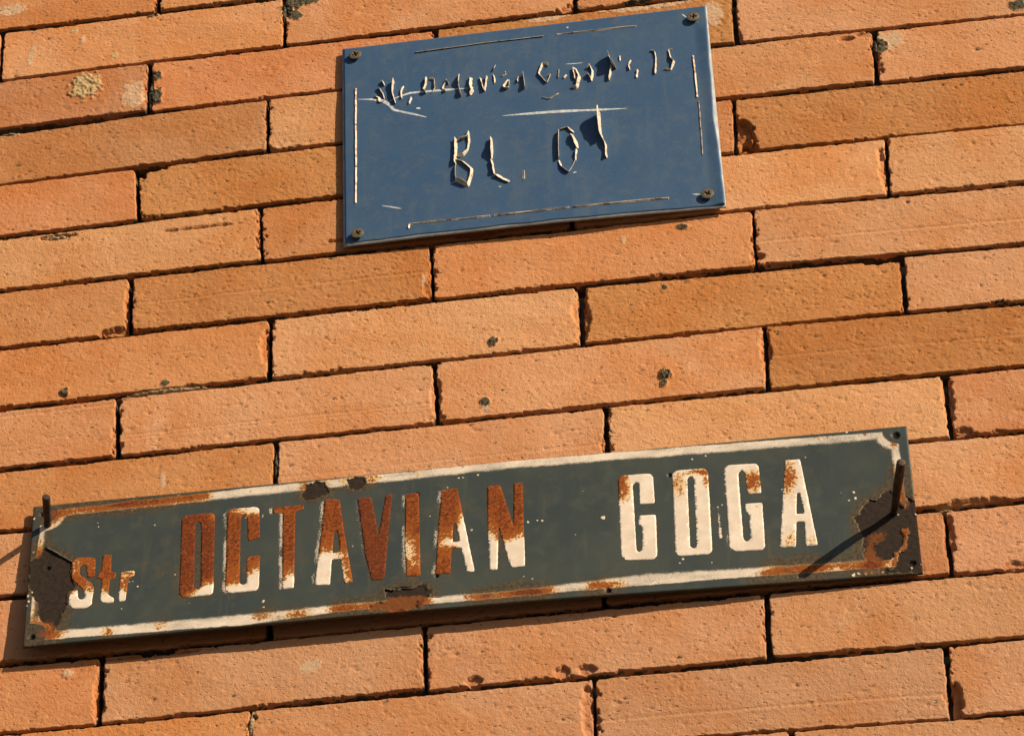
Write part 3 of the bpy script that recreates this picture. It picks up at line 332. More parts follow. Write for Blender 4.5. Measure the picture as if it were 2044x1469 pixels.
def make_brick(idx, course, tint, c):
    TL, TR, BR, BL = [np.array(p, float) for p in c]
    rs = np.random.RandomState(100 + idx)
    Lm = np.linalg.norm(TR - TL); Hm = np.linalg.norm(TL - BL)
    s = brick_axis(Lm, 1.0); t = brick_axis(Hm, .9)
    S, T = np.meshgrid(s, t); nu, nv = len(s), len(t)
    # distances in mm from the four edges, corners rounded
    A = S * Lm; B = T * Hm
    for cx, cy in ((0, 0), (1, 0), (0, 1), (1, 1)):
        r = rs.uniform(1.2, 4.5)
        a = (r - (A if cx == 0 else Lm - A)) / r; b = (r - (B if cy == 0 else Hm - B)) / r
        m = (a > 0) & (b > 0)
        k = np.where(m, np.maximum(a, b) / np.maximum(np.hypot(a, b), 1e-6), 1)
        A = np.where(m, (r - a * k * r) if cx == 0 else Lm - (r - a * k * r), A)
        B = np.where(m, (r - b * k * r) if cy == 0 else Hm - (r - b * k * r), B)
    sd = idx * 7 + 3
    wob = lambda q, amp, k: amp * (fbm(q / 6., np.full_like(q, k * 3.7), sd, 4) - .5) * 2
    dl, dr, dt, db = A, Lm - A, B, Hm - B
    A2 = A + wob(B, 1.3, 1) * np.exp(-dl / 2.5) + wob(B, 1.3, 2) * np.exp(-dr / 2.5)
    B2 = B + wob(A, .8, 3) * np.exp(-dt / 2.5) + wob(A, 1.0, 4) * np.exp(-db / 2.5)
    u = (A2 / Lm)[..., None]; v = (B2 / Hm)[..., None]
    P = (TL * (1 - u) + TR * u) * (1 - v) + (BL * (1 - u) + BR * u) * v
    X, Z = P[..., 0], P[..., 1]
    e = np.minimum(np.minimum(dl, dr), np.minimum(dt, db)); ev = np.minimum(dl, dr); eh = db
    out = rs.uniform(-1.1, .7) + rs.uniform(-.6, .6) * (S - .5) * 2 + rs.uniform(-.5, .5) * (T - .5) * 2
    out = out + (fbm(X / 45., Z / 30., sd + 1, 3) - .5) * 1.5
    rough = 1.35 if tint in 'OD' else 1.0
    ln = fbm(X / 5.0 + Z / 9., Z / 3.6, sd + 2, 4); out = out + (ln - .5) * .27 * rough
    out = out + (vnoise(X / 1.6, Z / 1.3, sd + 5) - .5) * .26 * rough
    out = out + (fbm(X / 55., Z / 1.5, sd + 14, 3) - .5) * .20 * rs.uniform(.2, 1.3)
    # raised crumbs
    cr = vnoise(X / 2.3, Z / 1.9, sd + 6); out = out + sstep(.76, .88, cr) * .24 * rough
    # rounded arrises
    rad = .8; q = np.clip(rad - e, 0, rad); out = out - (rad - np.sqrt(np.maximum(rad * rad - q * q, 0))) * .9
    chip = np.zeros_like(X); dark = np.zeros_like(X); tan = np.zeros_like(X); pale = np.zeros_like(X)
    # ragged chipping along the edges, strongest at the ends and the lower arris
    cn = .46 * vnoise(X / 9.0, Z / 8.0, sd + 8) + .30 * vnoise(X / 3.4, Z / 3.0, sd + 9) + .24 * vnoise(X / 1.5, Z / 1.5, sd + 10)
    fl, fr, fb = rs.uniform(7, 20), rs.uniform(6, 14), rs.uniform(3.5, 8)
    thr = np.minimum(np.minimum(np.minimum(.49 + dl / fl, .48 + dr / fr), .53 + eh / fb), .57 + dt / 4.5)
    ck = sstep(0, .05, cn - thr); out = out - ck * (1.4 + 3.2 * vnoise(X / 3., Z / 3., sd + 12)) ; dark = np.maximum(dark, ck * sstep(.45, .75, vnoise(X / 4., Z / 4., sd + 13)) * .55); chip = np.maximum(chip, ck)
    cx0, cx1 = min(TL[0], BL[0]) - 4, max(TR[0], BR[0]) + 4; cz0, cz1 = min(BL[1], BR[1]) - 3.0, max(TL[1], TR[1]) + 3.0
    for (x, z, rx, rz, dep) in CHIPS:
        if not (cx0 < x < cx1 and cz0 < z < cz1): continue
        d = np.hypot((X - x) / rx, (Z - z) / rz) + (fbm(X / 4.5, Z / 4.5, sd + 20, 4) - .5) * .9
        k = sstep(1.05, .86, d); out = out - k * (dep * (.75 + .5 * (fbm(X / 5., Z / 5., sd + 21, 3) - .5))); chip = np.maximum(chip, k)
    for (x, z, rx, rz, kind, hgt) in STAINS:
        if not (cx0 - 6 < x < cx1 + 6 and cz0 - 5 < z < cz1 + 5): continue
        d = np.hypot((X - x) / rx, (Z - z) / rz) + (fbm(X / 3.2, Z / 3.2, sd + 30, 4) - .5) * 1.1
        k = sstep(1.15, .75, d)
        if kind == 0: dark = np.maximum(dark, k)
        elif kind == 1: tan = np.maximum(tan, k * 1.1)
        else: pale = np.maximum(pale, k * .85)
        out = out + sstep(1.1, .9, d) * hgt * (.25 + 1.3 * vnoise(X / 1.7, Z / 1.7, sd + 31))
    for (x, z, amp) in GROOVES:
        if not (cx0 < x < cx1 and cz0 < z < cz1) or amp <= 0: continue
        frac = (TL[1] + (TR[1] - TL[1]) * (x - TL[0]) / (TR[0] - TL[0]) - z) / Hm
        w = B - frac * Hm + (vnoise(X / 60., Z * 0, sd + 40) - .5) * .8
        out = out - amp * .55 * np.exp(-(w / 1.1) ** 2) + amp * .25 * np.exp(-((w - 2.4) / 1.6) ** 2)
    # pits, some painted dark for the shade inside them
    for _ in range(int(Lm / 240 * (120 if tint in 'OD' else 60))):
        px = rs.uniform(0, Lm); pz = rs.uniform(0, Hm); r = rs.uniform(.5, 1.3) * (1.6 if rs.rand() < .08 else 1); an = rs.uniform(.6, 2.2)
        i0, i1 = np.searchsorted(s * Lm, [px - 4 * r * an, px + 4 * r * an]); j0, j1 = np.searchsorted(t * Hm, [pz - 4 * r, pz + 4 * r])
        if i1 <= i0 or j1 <= j0: continue
        sl = (slice(j0, j1), slice(i0, i1))
        g = np.exp(-(((A[sl] - px) / (r * an)) ** 2 + ((B[sl] - pz) / r) ** 2))
        out[sl] -= g * rs.uniform(.35, 1.0)
        if rs.rand() < .30: dark[sl] = np.maximum(dark[sl], g * .72)
    # scraped lines
    for _ in range(rs.randint(1, 5)):
        px = rs.uniform(0, Lm * .8); ll = rs.uniform(12, 60); pz = rs.uniform(4, Hm - 4)
        w = B - pz - (A - px) * rs.uniform(-.02, .03)
        out -= .4 * np.exp(-(w / .5) ** 2) * sstep(px, px + 4, A) * sstep(px + ll, px + ll - 8, A) * sstep(.35, .55, vnoise(X / 5., Z * 0 + 3, sd + 50))
    n = nu * nv; Xr, Zr, Or = X.ravel(), Z.ravel(), out.ravel()
    lp = border_loop(nu, nv); m = len(lp)
    co = np.stack([Xr, -Or, Zr + Z0], 1) / 1000
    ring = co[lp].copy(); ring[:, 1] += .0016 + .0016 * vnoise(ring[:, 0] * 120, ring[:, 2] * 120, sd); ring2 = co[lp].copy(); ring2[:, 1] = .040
    # ends bulge a little so that the joint is never a clean slot
    co = np.concatenate([co, ring, ring2])
    a = np.arange(m); b = (a + 1) % m
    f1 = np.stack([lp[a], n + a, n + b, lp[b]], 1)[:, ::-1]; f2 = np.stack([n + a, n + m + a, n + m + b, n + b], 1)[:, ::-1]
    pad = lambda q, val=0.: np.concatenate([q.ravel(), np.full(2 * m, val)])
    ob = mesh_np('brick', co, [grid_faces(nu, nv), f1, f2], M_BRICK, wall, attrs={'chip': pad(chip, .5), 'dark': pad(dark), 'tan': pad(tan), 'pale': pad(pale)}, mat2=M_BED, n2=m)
    j = rs.uniform(.93, 1.07); tc = TINT[tint]
    ob.color = (tc[0] * j, tc[1] * j * rs.uniform(.97, 1.03), tc[2] * j * rs.uniform(.94, 1.02), 1)
    return ob

for i, (k, tn, c) in enumerate(BRICKS):
    make_brick(i, k, tn, c)

# the rest of the wall, outside the view: plain bricks joined as one part
def outer_bricks():
    rs = np.random.RandomState(4); co = []; fa = []
    rows = {}
    for k, tn, c in BRICKS: rows.setdefault(k, []).append((min(c[0][0], c[3][0]), max(c[1][0], c[2][0])))
    for k in range(-48, 62):
        zt = -(k - 7) * 62.0 - 2.2; zb = -(k - 6) * 62.0 + 2.4
        if zb + Z0 < 2: continue
        lo = hi = None
        if k in rows: lo = min(a for a, b in rows[k]) - 3.6; hi = max(b for a, b in rows[k]) + 3.6
        xs = []
        if lo is not None:
            x = lo
            while x > -2600: xs.append((x - 241.4, x)); x -= 245
            x = hi
            while x < 2600: xs.append((x, x + 241.4)); x += 245
        else:
            x = -2620 + (0 if k % 2 else 122)
            while x < 2600: xs.append((x, x + 241.4)); x += 245
        for a, b in xs:
            o = rs.uniform(-1, .8); n = len(co); r = 1.2
            for (d, oo) in ((0, -40), (0, o - r), (r, o)):
                for (x, z) in ((a + d, zt - d), (b - d, zt - d), (b - d, zb + d), (a + d, zb + d)): co.append(to3(x, z, oo))
            for q in range(2):
                for i in range(4):
                    fa.append((n + q * 4 + i, n + q * 4 + 4 + i, n + q * 4 + 4 + (i + 1) % 4, n + q * 4 + (i + 1) % 4))
            fa.append((n + 8, n + 11, n + 10, n + 9))
    ob = mesh_np('brickwork', co, np.array(fa), M_BRICK, wall, smooth=False)
    ob.color = (.48, .225, .115, 1); ob['kind'] = 'stuff'
outer_bricks()

bm = bmesh.new(); bmesh.ops.create_cube(bm, size=1)
for v in bm.verts: v.co = Vector((v.co.x * 5.1, .017 + (v.co.y + .5) * .24, (v.co.z + .5) * 6.8))
me = bpy.data.meshes.new('mortar'); bm.to_mesh(me); bm.free(); me.materials.append(M_MORTAR)
link(bpy.data.objects.new('mortar', me), wall)

def lump(x, z, rx, rz, kind, idx):
    n = max(10, int(rx * 2 / .8)); m = max(10, int(rz * 2 / .8))
    U, V = np.meshgrid(np.linspace(-1, 1, n), np.linspace(1, -1, m)); sd = 900 + idx * 5
    # square to disc
    a = U * np.sqrt(1 - V * V / 2); b = V * np.sqrt(1 - U * U / 2); r = np.hypot(a, b)
    X = x + a * rx * (1 + .25 * (fbm(a * 3, b * 3, sd, 3) - .5) * 2); Z = z + b * rz * (1 + .5 * (fbm(a * rx / 3, b * 3, sd + 1, 3) - .5) * 2)
    out = -6 + 6.0 * (1 - r ** 3) + (fbm(X / 2.6, Z / 2.6, sd + 2, 4) - .5) * 3.0 * (1 - r ** 4) + (vnoise(X / .9, Z / .9, sd + 3) - .5) * .8
    co = np.stack([X.ravel(), -out.ravel(), Z.ravel() + Z0], 1) / 1000
    lp = border_loop(n, m); q = len(lp); back = co[lp].copy(); back[:, 1] = .018
    co = np.concatenate([co, back]); i = np.arange(q); j = (i + 1) % q
    mesh_np('mortar_lump', co, [grid_faces(n, m), np.stack([lp[i], n * m + i, n * m + j, lp[j]], 1)[:, ::-1]], M_TAN if kind == 'tan' else M_DARK, wall)
for i, l in enumerate(LUMPS): lump(*l, i)

# ------------------------------------------------------------------ plate standoffs (plates are bowed and hang off the wall)
def g_so(x, z):
    u = (np.asarray(x) + 362) / 649; v = np.clip((np.asarray(z) + 305) / 130, 0, 1)
    b = np.interp(u, [0, .2, .38, .62, .75, .9, 1], [11.5, 12.5, 13, 11.5, 8.5, 5.2, 3.5]); t = np.interp(u, [0, .5, 1], [4.5, 6, 4.5])
    return b * (1 - v) + t * v
def b_so(x, z):
    u = (np.asarray(x) + 139) / 303; v = np.clip((np.asarray(z) - 63) / 229, 0, 1)
    b = np.interp(u, [0, .25, .55, .8, 1], [3.5, 5.5, 6.4, 5.2, 3.4])
    return b * (1 - v) + 2.2 * v

def sheet(name, corners, so, step, extra, thick, mat, parent, attr_fn=None, edge_fn=None, relief_fn=None, side=.5):
    """a thin curved plate: grid front, border extruded back by thick, flat back"""
    TL, TR, BR, BL = [np.array(p, float) for p in corners]
    nu = int(np.linalg.norm(TR - TL) / step) + 1; nv = int(np.linalg.norm(TL - BL) / step) + 1
    S, T = np.meshgrid(np.linspace(0, 1, nu), np.linspace(0, 1, nv))
    if edge_fn: S, T = edge_fn(S, T)
    s_, t_ = S[..., None], T[..., None]
    Pq = (TL * (1 - s_) + TR * s_) * (1 - t_) + (BL * (1 - s_) + BR * s_) * t_
    X, Z = Pq[..., 0], Pq[..., 1]
    out = so(X, Z) + extra; at = attr_fn(X, Z, S, T) if attr_fn else {}
    o2 = out + (relief_fn(X, Z, S, T, at) if relief_fn else 0)
    co = np.stack([X.ravel(), -o2.ravel(), Z.ravel() + Z0], 1) / 1000
    lp = border_loop(nu, nv); n = nu * nv; m = len(lp)
    bk = co.copy(); bk[:, 1] = -(out.ravel() - thick) / 1000
    co = np.concatenate([co, bk]); a = np.arange(m); b = (a + 1) % m
    sides = np.stack([lp[a], n + lp[a], n + lp[b], lp[b]], 1)[:, ::-1]
    return mesh_np(name, co, [grid_faces(nu, nv), grid_faces(nu, nv, n)[:, ::-1], sides], mat, parent, attrs={k: np.concatenate([v.ravel(), v.ravel() * 0 + (v.ravel() if k in ('bare', 'rust') else 0)]) for k, v in at.items()} or None)

# ------------------------------------------------------------------ blue plate
blue = empty('address_plate', 15, 60, 'blue address plate with peeling white letters held by four screws', 'sign')
backing = sheet('backing_plate', BLUE_CORNERS, b_so, 4.0, 1.8, 1.25, M_BACK, blue)
BC = [np.array(p) for p in BLUE_CORNERS]
def blue_pt(u, v): return (BC[0] * (1 - u) + BC[1] * u) * (1 - v) + (BC[3] * (1 - u) + BC[2] * u) * v
film_corners = [blue_pt(.004, .002), blue_pt(.9975, .002), blue_pt(.9975, .991), blue_pt(.005, .990)]
def film_edge(S, T):
    w = np.clip((S - .93) / .07, 0, 1) ** 2
    S = S - w * .007 * (fbm(T * 5, T * 0 + 2, 61, 3) * 1.4 - .2) * (.25 + 1.0 * sstep(0, .5, T))
    w2 = np.clip((T - .95) / .05, 0, 1) ** 2
    return S, T - w2 * .006 * (fbm(S * 14, S * 0 + 5, 62, 3) - .4)
def film_relief(X, Z, S, T, at):
    lift = sstep(.962, 1.0, S) * (.3 + 1.6 * vnoise(T * 6, T * 0, 63)) * sstep(.05, .15, T)
    return lift + (fbm(X / 30., Z / 30., 64, 3) - .5) * .35
film = sheet('film', film_corners, b_so, 1.5, 2.25, .3, M_FILM, blue, edge_fn=film_edge, relief_fn=film_relief)

def ribbon_mesh(strokes, seed, base, thin=.28, flat=False):
    """curled strips of film: each stroke rises from the plate as a bent ribbon with thickness"""
    rs = np.random.RandomState(seed); CO = []; FA = []; n0 = 0
    for si, (pts, w, hgt) in enumerate(strokes):
        p = smooth_line(pts, .7); n = len(p); tg = np.gradient(p, axis=0); tg /= np.maximum(np.hypot(*tg.T), 1e-6)[:, None]
        nm = np.stack([-tg[:, 1], tg[:, 0]], 1)
        if (nm[:, 0].mean() > 0) != (rs.rand() < .15): nm = -nm                      # strips turn their faces to the light
        q = np.linspace(0, 1, n); k = 6
        prof = .45 + .75 * vnoise(q * 2.6 + rs.rand() * 9, q * 0, seed + si) ; prof *= np.minimum(1, .55 + 3 * np.minimum(q, 1 - q) + rs.rand() * .6)
        wid = w * (.54 if w < 2.5 else .74) * (.75 + .5 * vnoise(q * 3.3 + 4, q * 0 + 2, seed + si + 50)) * np.minimum(1, .65 + 4 * np.minimum(q, 1 - q))
        if flat: prof = np.full(n, .9) + .15 * (vnoise(q * 8, q * 0, seed) - .5); wid = np.full(n, w)
        top = []; bot = []
        for j in range(k):
            c = j / (k - 1); ang = c * rs.uniform(1.25, 1.5)
            ac = (c - .5) * wid * (1.0 - .25 * c) ; o = (.58 if hgt < 10 else .75) * hgt * prof * np.sin(ang) * (c ** .8)
            x = p[:, 0] + nm[:, 0] * ac + (vnoise(q * 9, q * 0 + j * .6, seed + 9) - .5) * .35; z = p[:, 1] + nm[:, 1] * ac + (vnoise(q * 9 + 3, q * 0 + j * .6, seed + 19) - .5) * .35
            ob_ = base(x, z) + .05 + o
            top.append(np.stack([x, -ob_, z + Z0], 1)); bot.append(np.stack([x + nm[:, 0] * thin * .8, -(ob_ - thin * .5), z + nm[:, 1] * thin * .8 + Z0], 1))
        A = np.stack(top, 0).reshape(-1, 3); Bq = np.stack(bot, 0).reshape(-1, 3)
        lp = border_loop(n, k); m = len(lp); a = np.arange(m); b = (a + 1) % m; N = n * k
        CO += [A, Bq]; f = grid_faces(n, k)
        FA += [f + n0, f[:, ::-1] + n0 + N, np.stack([lp[a], N + lp[a], N + lp[b], lp[b]], 1)[:, ::-1] + n0]; n0 += 2 * N
    return np.concatenate(CO) / 1000, FA
film_top = lambda x, z: b_so(x, z) + 2.3
for i, st in enumerate(BLUE_LETTERS):
    co, fa = ribbon_mesh(st, 300 + i * 7, film_top); mesh_np('letter', co, fa, M_VINYL, film)
for i, pts in enumerate(BLUE_STRIPS):
    co, fa = ribbon_mesh([(pts, 1.2, 1.9)], 700 + i * 7, film_top, .35, True); mesh_np('border_strip', co, fa, M_STRIP, film)
for i, (pts, w) in enumerate(BLUE_SCRATCHES):
    p = smooth_line(pts, 1.0); n = len(p); q = np.linspace(0, 1, n); tg = np.gradient(p, axis=0); tg /= np.hypot(*tg.T)[:, None]
    nm = np.stack([-tg[:, 1], tg[:, 0]], 1); ww = w * .5 * np.minimum(1, .2 + 3 * np.minimum(q, 1 - q)) * (.7 + .6 * vnoise(q * 6, q * 0, 40 + i))
    L_ = p + nm * ww[:, None]; R_ = p - nm * ww[:, None]
    co = [np.stack([s[:, 0], -(b_so(s[:, 0], s[:, 1]) + 2.25 + (fbm(s[:, 0] / 30., s[:, 1] / 30., 64, 3) - .5) * .35 + .13), s[:, 1] + Z0], 1) for s in (L_, R_)]
    co = np.concatenate(co) / 1000; j = np.arange(n - 1)
    f = np.stack([j, j + 1, n + j + 1, n + j], 1)
    mesh_np('scratch', co, f, M_SCR, film)

def screw(x, z, idx):
    n = 44; U, V = np.meshgrid(np.linspace(-1, 1, n), np.linspace(1, -1, n)); rr = 5.1
    a = U * np.sqrt(1 - V * V / 2); b = V * np.sqrt(1 - U * U / 2); r = np.hypot(a, b)
    base = float(b_so(x, z)) + 2.3
    an = .35 + idx * 1.1; ca, sa = math.cos(an), math.sin(an); p = a * ca + b * sa; q = -a * sa + b * ca
    cross = np.maximum(sstep(.15, .09, np.abs(p)) * sstep(.56, .50, np.abs(q)), sstep(.15, .09, np.abs(q)) * sstep(.56, .50, np.abs(p)))
    out = base + 3.6 - .5 * r ** 3 - 2.2 * cross - .2 * sstep(.5, .2, r)
    co = np.stack([(x + a * rr).ravel(), -out.ravel(), (z + b * rr + Z0).ravel()], 1)
    lp = border_loop(n, n); m = len(lp); rings = [co]
    for sc, oo in ((1.0, base + 2.4), (.55, base + .9), (.42, base - 3)):
        g = co[lp].copy(); g[:, 0] = x + (g[:, 0] - x) * sc; g[:, 2] = z + Z0 + (g[:, 2] - z - Z0) * sc; g[:, 1] = -oo; rings.append(g)
    i = np.arange(m); j = (i + 1) % m; N = n * n; fs = [grid_faces(n, n), np.stack([lp[i], N + i, N + j, lp[j]], 1)[:, ::-1]]
    for k in range(2): fs.append(np.stack([N + k * m + i, N + (k + 1) * m + i, N + (k + 1) * m + j, N + k * m + j], 1)[:, ::-1])
    mesh_np('screw', np.concatenate(rings) / 1000, fs, M_SCREW, blue)
for i, s in enumerate(BLUE_SCREWS): screw(s[0], s[1], i)

# ------------------------------------------------------------------ green enamel plate
green = empty('street_sign', -36, -310, 'long rusted dark green enamel street sign with tall cream letters', 'sign')
def band(d): return np.array([p[0] for p in d]), np.array([p[1] for p in d])
def blur(a, k):
    ker = np.exp(-np.linspace(-2, 2, 2 * k + 1) ** 2); ker /= ker.sum()
    a = np.apply_along_axis(lambda r: np.convolve(np.pad(r, k, 'edge'), ker, 'valid'), 0, a)
    return np.apply_along_axis(lambda r: np.convolve(np.pad(r, k, 'edge'), ker, 'valid'), 1, a)
GSTEP = .8
def green_attrs(X, Z, S, T):
    def hor(d): x, z = band(d); return np.interp(X, x, z)
    def ver(d): x, z = band(d); o = np.argsort(z); return np.interp(Z, z[o], x[o])
    wob = (fbm(X / 5., Z / 5., 71, 4) - .5)
    def dist(d, r):
        q = np.minimum(np.minimum(hor(d['top']) - Z, Z - hor(d['bottom'])), np.minimum(X - ver(d['left']), ver(d['right']) - X))
        for hx, hz in ((281, -181), (-353.5, -296), (281, -305), (-356, -177)):
            q = np.minimum(q, np.hypot(X - hx, Z - hz) - r)
        return q
    do = dist(BAND_OUT, 11.5) + wob * 1.2; di = dist(BAND_IN, 18.5) + wob * 1.6
    cream = sstep(-.9, 1.1, do) * sstep(2.8, -2.4, di)
    bare = np.zeros_like(X)
    jx = (fbm(X / 4.5, Z / 4.5, 72, 5) - .5) * 6.0; jz = (fbm(X / 4.5, Z / 4.5, 73, 5) - .5) * 6.0
    for p in BARE: bare = np.maximum(bare, inside(p, X + jx, Z + jz))
    rem = inside(REMNANT, X + jx, Z + jz); bare = np.where(rem, 0., bare); cream = np.where(rem, 1., cream); remr = rem * .55
    hard = bare.copy(); bare = np.maximum(blur(bare, 6), 0) * .35 + hard * .65
    rust = np.zeros_like(X)
    for x, z, rx, rz, a in PLATE_RUST:
        rust += .92 * a * np.exp(-(((X - x) / (rx * .85)) ** 2 + ((Z - z) / rz) ** 2))
    edge = np.minimum(np.minimum(S, 1 - S) * 650, np.minimum(T, 1 - T) * 133)
    rust += .10 * sstep(.45, .7, fbm(X / 18., Z / 12., 78, 4)) + .35 * sstep(2.2, .3, edge) * sstep(.5, .75, fbm(X / 14., Z / 14., 74, 4))
    rust = rust + remr
    hole = np.zeros_like(X)
    for x, z, r in PLATE_HOLES: hole = np.maximum(hole, sstep(r + .6, r - .3, np.hypot(X - x, Z - z) + (fbm(X / 1.5, Z / 1.5, 75, 2) - .5) * 1.0))
    spk = np.zeros_like(X)
    for x, z, r in PLATE_SPECKS:
        m = (np.abs(X - x) < 6) & (np.abs(Z - z) < 6)
        spk[m] = np.maximum(spk[m], sstep(r * .5 + .4, r * .5 - .4, np.hypot(X[m] - x, (Z[m] - z) * .8) + (vnoise(X[m] / 1.2, Z[m] / 1.2, 76) - .5) * 1.2))
    cream = np.maximum(cream, spk); bare = np.where(spk > .5, 0, bare)
    # overspray left of the tall letters
    let = np.zeros_like(X)
    for i, (ch, polys) in enumerate(GREEN_LETTERS):
        if i < 3: continue
        body = inside(polys[0], X, Z); sh = inside(polys[0], X + (2.4 if i < 11 else 1.2), Z)
        entered = np.maximum.accumulate(body, axis=1) & (np.abs(X - np.mean([p[0] for p in polys[0]])) < 60)
        let = np.maximum(let, (sh & ~entered) * (.15, 1., 1., .9, .3, .75, .85, 0., .25, .25, .65, .1)[i - 3])
    fuzz = np.clip(blur(let, 3), 0, 1) * sstep(.30, .60, fbm(X / 14., Z / 20., 77, 3))
    cream = np.maximum(cream * (.70 + .22 * (fbm(X / 22., Z / 8., 79, 4) - .5) * 2), spk)
    lm = np.zeros_like(X)
    for i, (ch, polys) in enumerate(GREEN_LETTERS[:11]): lm = np.maximum(lm, inside(polys[0], X, Z + 2.5) * .22)
    broad = np.clip(blur(np.clip(blur(np.maximum(np.maximum(hard, lm), np.clip(rust, 0, 1) * .8), 14), 0, 1), 10) * 2.4, 0, 1)
    return {'stain': broad, 'cream': cream, 'rust': np.clip(rust - .12, -.2, 1.3), 'bare': bare, 'hole': hole, 'fuzz': fuzz}
def green_relief(X, Z, S, T, at):
    b = sstep(.45, .6, at['bare']); edge = np.minimum(np.minimum(S, 1 - S) * 650, np.minimum(T, 1 - T) * 133)
    r = (1 - b) * .75 + b * (fbm(X / 3., Z / 3., 81, 4) - .5) * .5 - at['hole'] * 1.6 + (fbm(X / 40., Z / 40., 82, 3) - .5) * .8
    pucker = sstep(.02, .5, at['bare']) * (1 - b) * .5
    return r + pucker - .35 * sstep(1.0, 0, edge) + .06 * at['cream'] * (1 - b)
plate = sheet('plate', GREEN_CORNERS, g_so, GSTEP, 1.0, 1.6, M_ENAMEL, green, attr_fn=green_attrs, relief_fn=green_relief)
plate_top = lambda x, z: g_so(x, z) + 1.0 + .75 + (fbm(np.asarray(x) / 40., np.asarray(z) / 40., 82, 3) - .5) * .8 + .10

def letter_mesh(ch, polys, rust_spec, idx):
    rs = np.random.RandomState(idx + 40); outl = []; V = []; E = []
    for pi, p in enumerate(polys):
        q = np.array(p, float); q = np.concatenate([q, q[:1]])
        r = resample(q, 1.1)[:-1]
        for _ in range(2): r = .2 * np.roll(r, 1, 0) + .6 * r + .2 * np.roll(r, -1, 0)
        r = r + (np.stack([fbm(r[:, 0] / 2.2, r[:, 1] / 2.2, 200 + idx, 3), fbm(r[:, 0] / 2.2 + 40, r[:, 1] / 2.2, 220 + idx, 3)], 1) - .5) * .55
        outl.append(r); n0 = len(V); V += [tuple(x) for x in r]; E += [(n0 + i, n0 + (i + 1) % len(r)) for i in range(len(r))]
    lo = np.array(V).min(0); hi = np.array(V).max(0)
    gx, gz = np.meshgrid(np.arange(lo[0], hi[0], 1.8), np.arange(lo[1], hi[1], 1.8)); gx = gx + rs.uniform(-.4, .4, gx.shape); gz = gz + rs.uniform(-.4, .4, gz.shape)
    ok = np.zeros(gx.shape, bool)
    for r in outl: ok ^= inside(r.tolist(), gx, gz)
    V += list(zip(gx[ok].tolist(), gz[ok].tolist()))
    vo, eo, fo = delaunay_2d_cdt([Vector(v) for v in V], E, [], 0, 1e-5)[:3]
    pv_ = np.array([(v.x, v.y) for v in vo]); f = np.array([t for t in fo if len(t) == 3])
    ce = pv_[f].mean(1); keep = np.zeros(len(f), bool)
    for r in outl: keep ^= inside(r.tolist(), ce[:, 0], ce[:, 1])
    f = f[keep]; X, Z = pv_[:, 0], pv_[:, 1]
    base, blobs = rust_spec; rust = np.full(len(X), base)
    for x, z, rx, rz, a in blobs: rust += a * np.exp(-(((X - x) / rx) ** 2 + ((Z - z) / rz) ** 2) * .85)
    out = plate_top(X, Z); n = len(X)
    top = np.stack([X, -out, Z + Z0], 1); low = top.copy(); low[:, 1] += .20
    # boundary edges get a skirt so that the enamel has thickness
    ed = np.concatenate([f[:, [0, 1]], f[:, [1, 2]], f[:, [2, 0]]]); key = {}
    for a, b in ed: key[(a, b)] = 1
    bd = np.array([(a, b) for a, b in key if (b, a) not in key])
    a0 = pv_[f[:, 1]] - pv_[f[:, 0]]; b0 = pv_[f[:, 2]] - pv_[f[:, 0]]
    skirt = np.stack([bd[:, 1], bd[:, 0], bd[:, 0] + n, bd[:, 1] + n], 1)
    one = np.ones(2 * n)
    return mesh_np('letter', np.concatenate([top, low]) / 1000, [f, skirt], M_ENAMEL, plate,
                   attrs={'cream': one, 'rust': np.tile(np.clip(rust - .12, -.2, 1.5), 2), 'bare': one * 0, 'hole': one * 0, 'fuzz': one * 0, 'stain': one * 0})
for i, (ch, polys) in enumerate(GREEN_LETTERS):
    letter_mesh(ch, polys, LETTER_RUST[i], i)
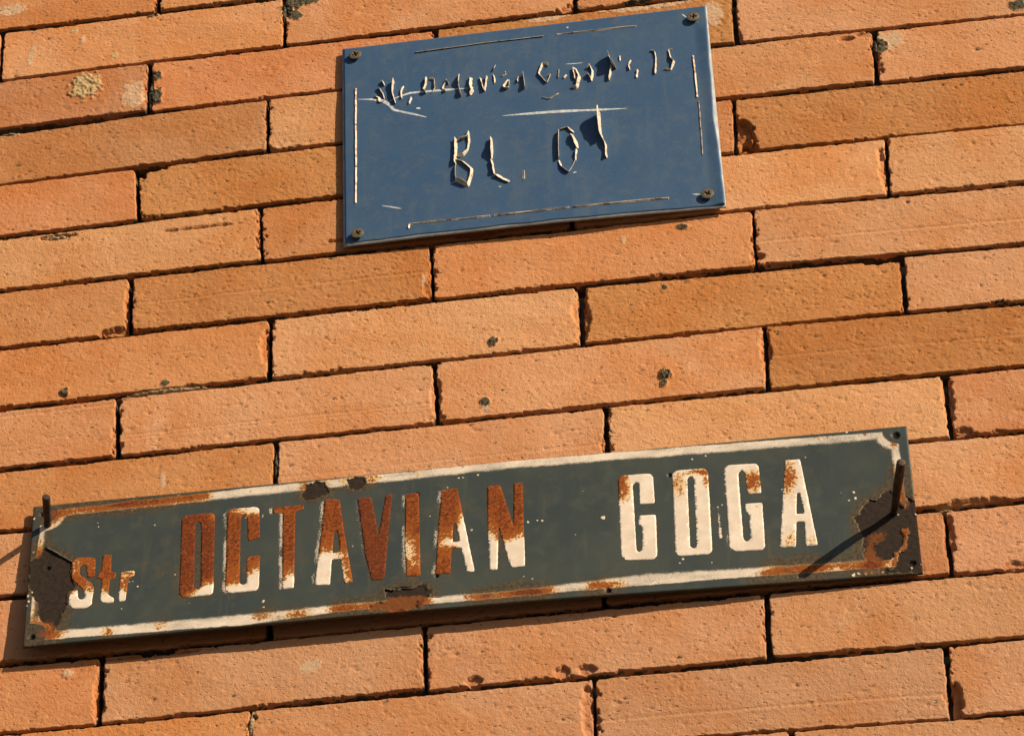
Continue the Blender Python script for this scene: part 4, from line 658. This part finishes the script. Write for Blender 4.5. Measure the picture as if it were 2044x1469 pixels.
for i, pts in enumerate(FLAKES):
    w, h = ((3.0, 2.6), (3, 2.2), (3, 2.0), (3, 1.6), (1.4, 1.4), (1.6, 1.4), (1.4, 1.4))[i]
    co, fa = ribbon_mesh([(pts, w, h)], 950 + i, lambda x, z: plate_top(x, z) - .3, .4)
    n = len(co); mesh_np('enamel_flake', co, fa, M_ENAMEL, plate, attrs={k: np.full(n, v) for k, v in (('cream', .0), ('rust', .25), ('bare', .25), ('hole', 0), ('fuzz', .2), ('stain', .3))})

# ------------------------------------------------------------------ nails driven through the sign's ends
def nail(pts, radii, label):
    p = np.array(pts, float); s = np.linspace(0, 1, len(p)); t = np.linspace(0, 1, 26)
    q = np.stack([np.interp(t, s, p[:, k]) for k in range(3)], 1); q[:, 2] += Z0
    for _ in range(2): q[1:-1] = .25 * q[:-2] + .5 * q[1:-1] + .25 * q[2:]
    r = np.interp(t, np.linspace(0, 1, len(radii)), radii); m = 18; co = []
    tg = np.gradient(q, axis=0); tg /= np.linalg.norm(tg, axis=1)[:, None]
    th = np.arange(m) * 2 * math.pi / m
    def ring(c, d, rad):
        a = np.cross(d, (0, 0, 1.)); a /= np.linalg.norm(a); b = np.cross(d, a)
        return c + rad * (np.cos(th)[:, None] * a + np.sin(th)[:, None] * b)
    for i in range(len(q)): co.append(ring(q[i], tg[i], r[i] * (1 + .06 * (vnoise(th * 2, th * 0 + i * .7, 90) - .5) * 2)[:, None]))
    co.append(ring(q[-1] + tg[-1] * .5, tg[-1], r[-1] * .82)); co.append(ring(q[-1] + tg[-1] * .55, tg[-1], r[-1] * .4)); co.append(np.repeat((q[-1] + tg[-1] * .5)[None], m, 0))
    nr = len(co); fs = []
    for k in range(nr - 1):
        i = np.arange(m); j = (i + 1) % m; fs.append(np.stack([k * m + i, (k + 1) * m + i, (k + 1) * m + j, k * m + j], 1))
    ob = mesh_np('nail', np.concatenate(co) / 1000, fs, M_NAIL, None, origin=np.array([q[0][0], q[0][1], q[0][2]]) / 1000)
    ob['label'] = label; ob['category'] = 'nail'; ob['group'] = 'nails holding the street sign'
nail(NAILS[0], [2.4, 2.5, 2.6, 3.0, 3.3, 3.3, 3.2], 'long dark bent nail through the right end of the street sign')
nail(NAILS[1], [2.6, 2.7, 2.8, 2.9, 2.9], 'short dark nail at the left end of the street sign')
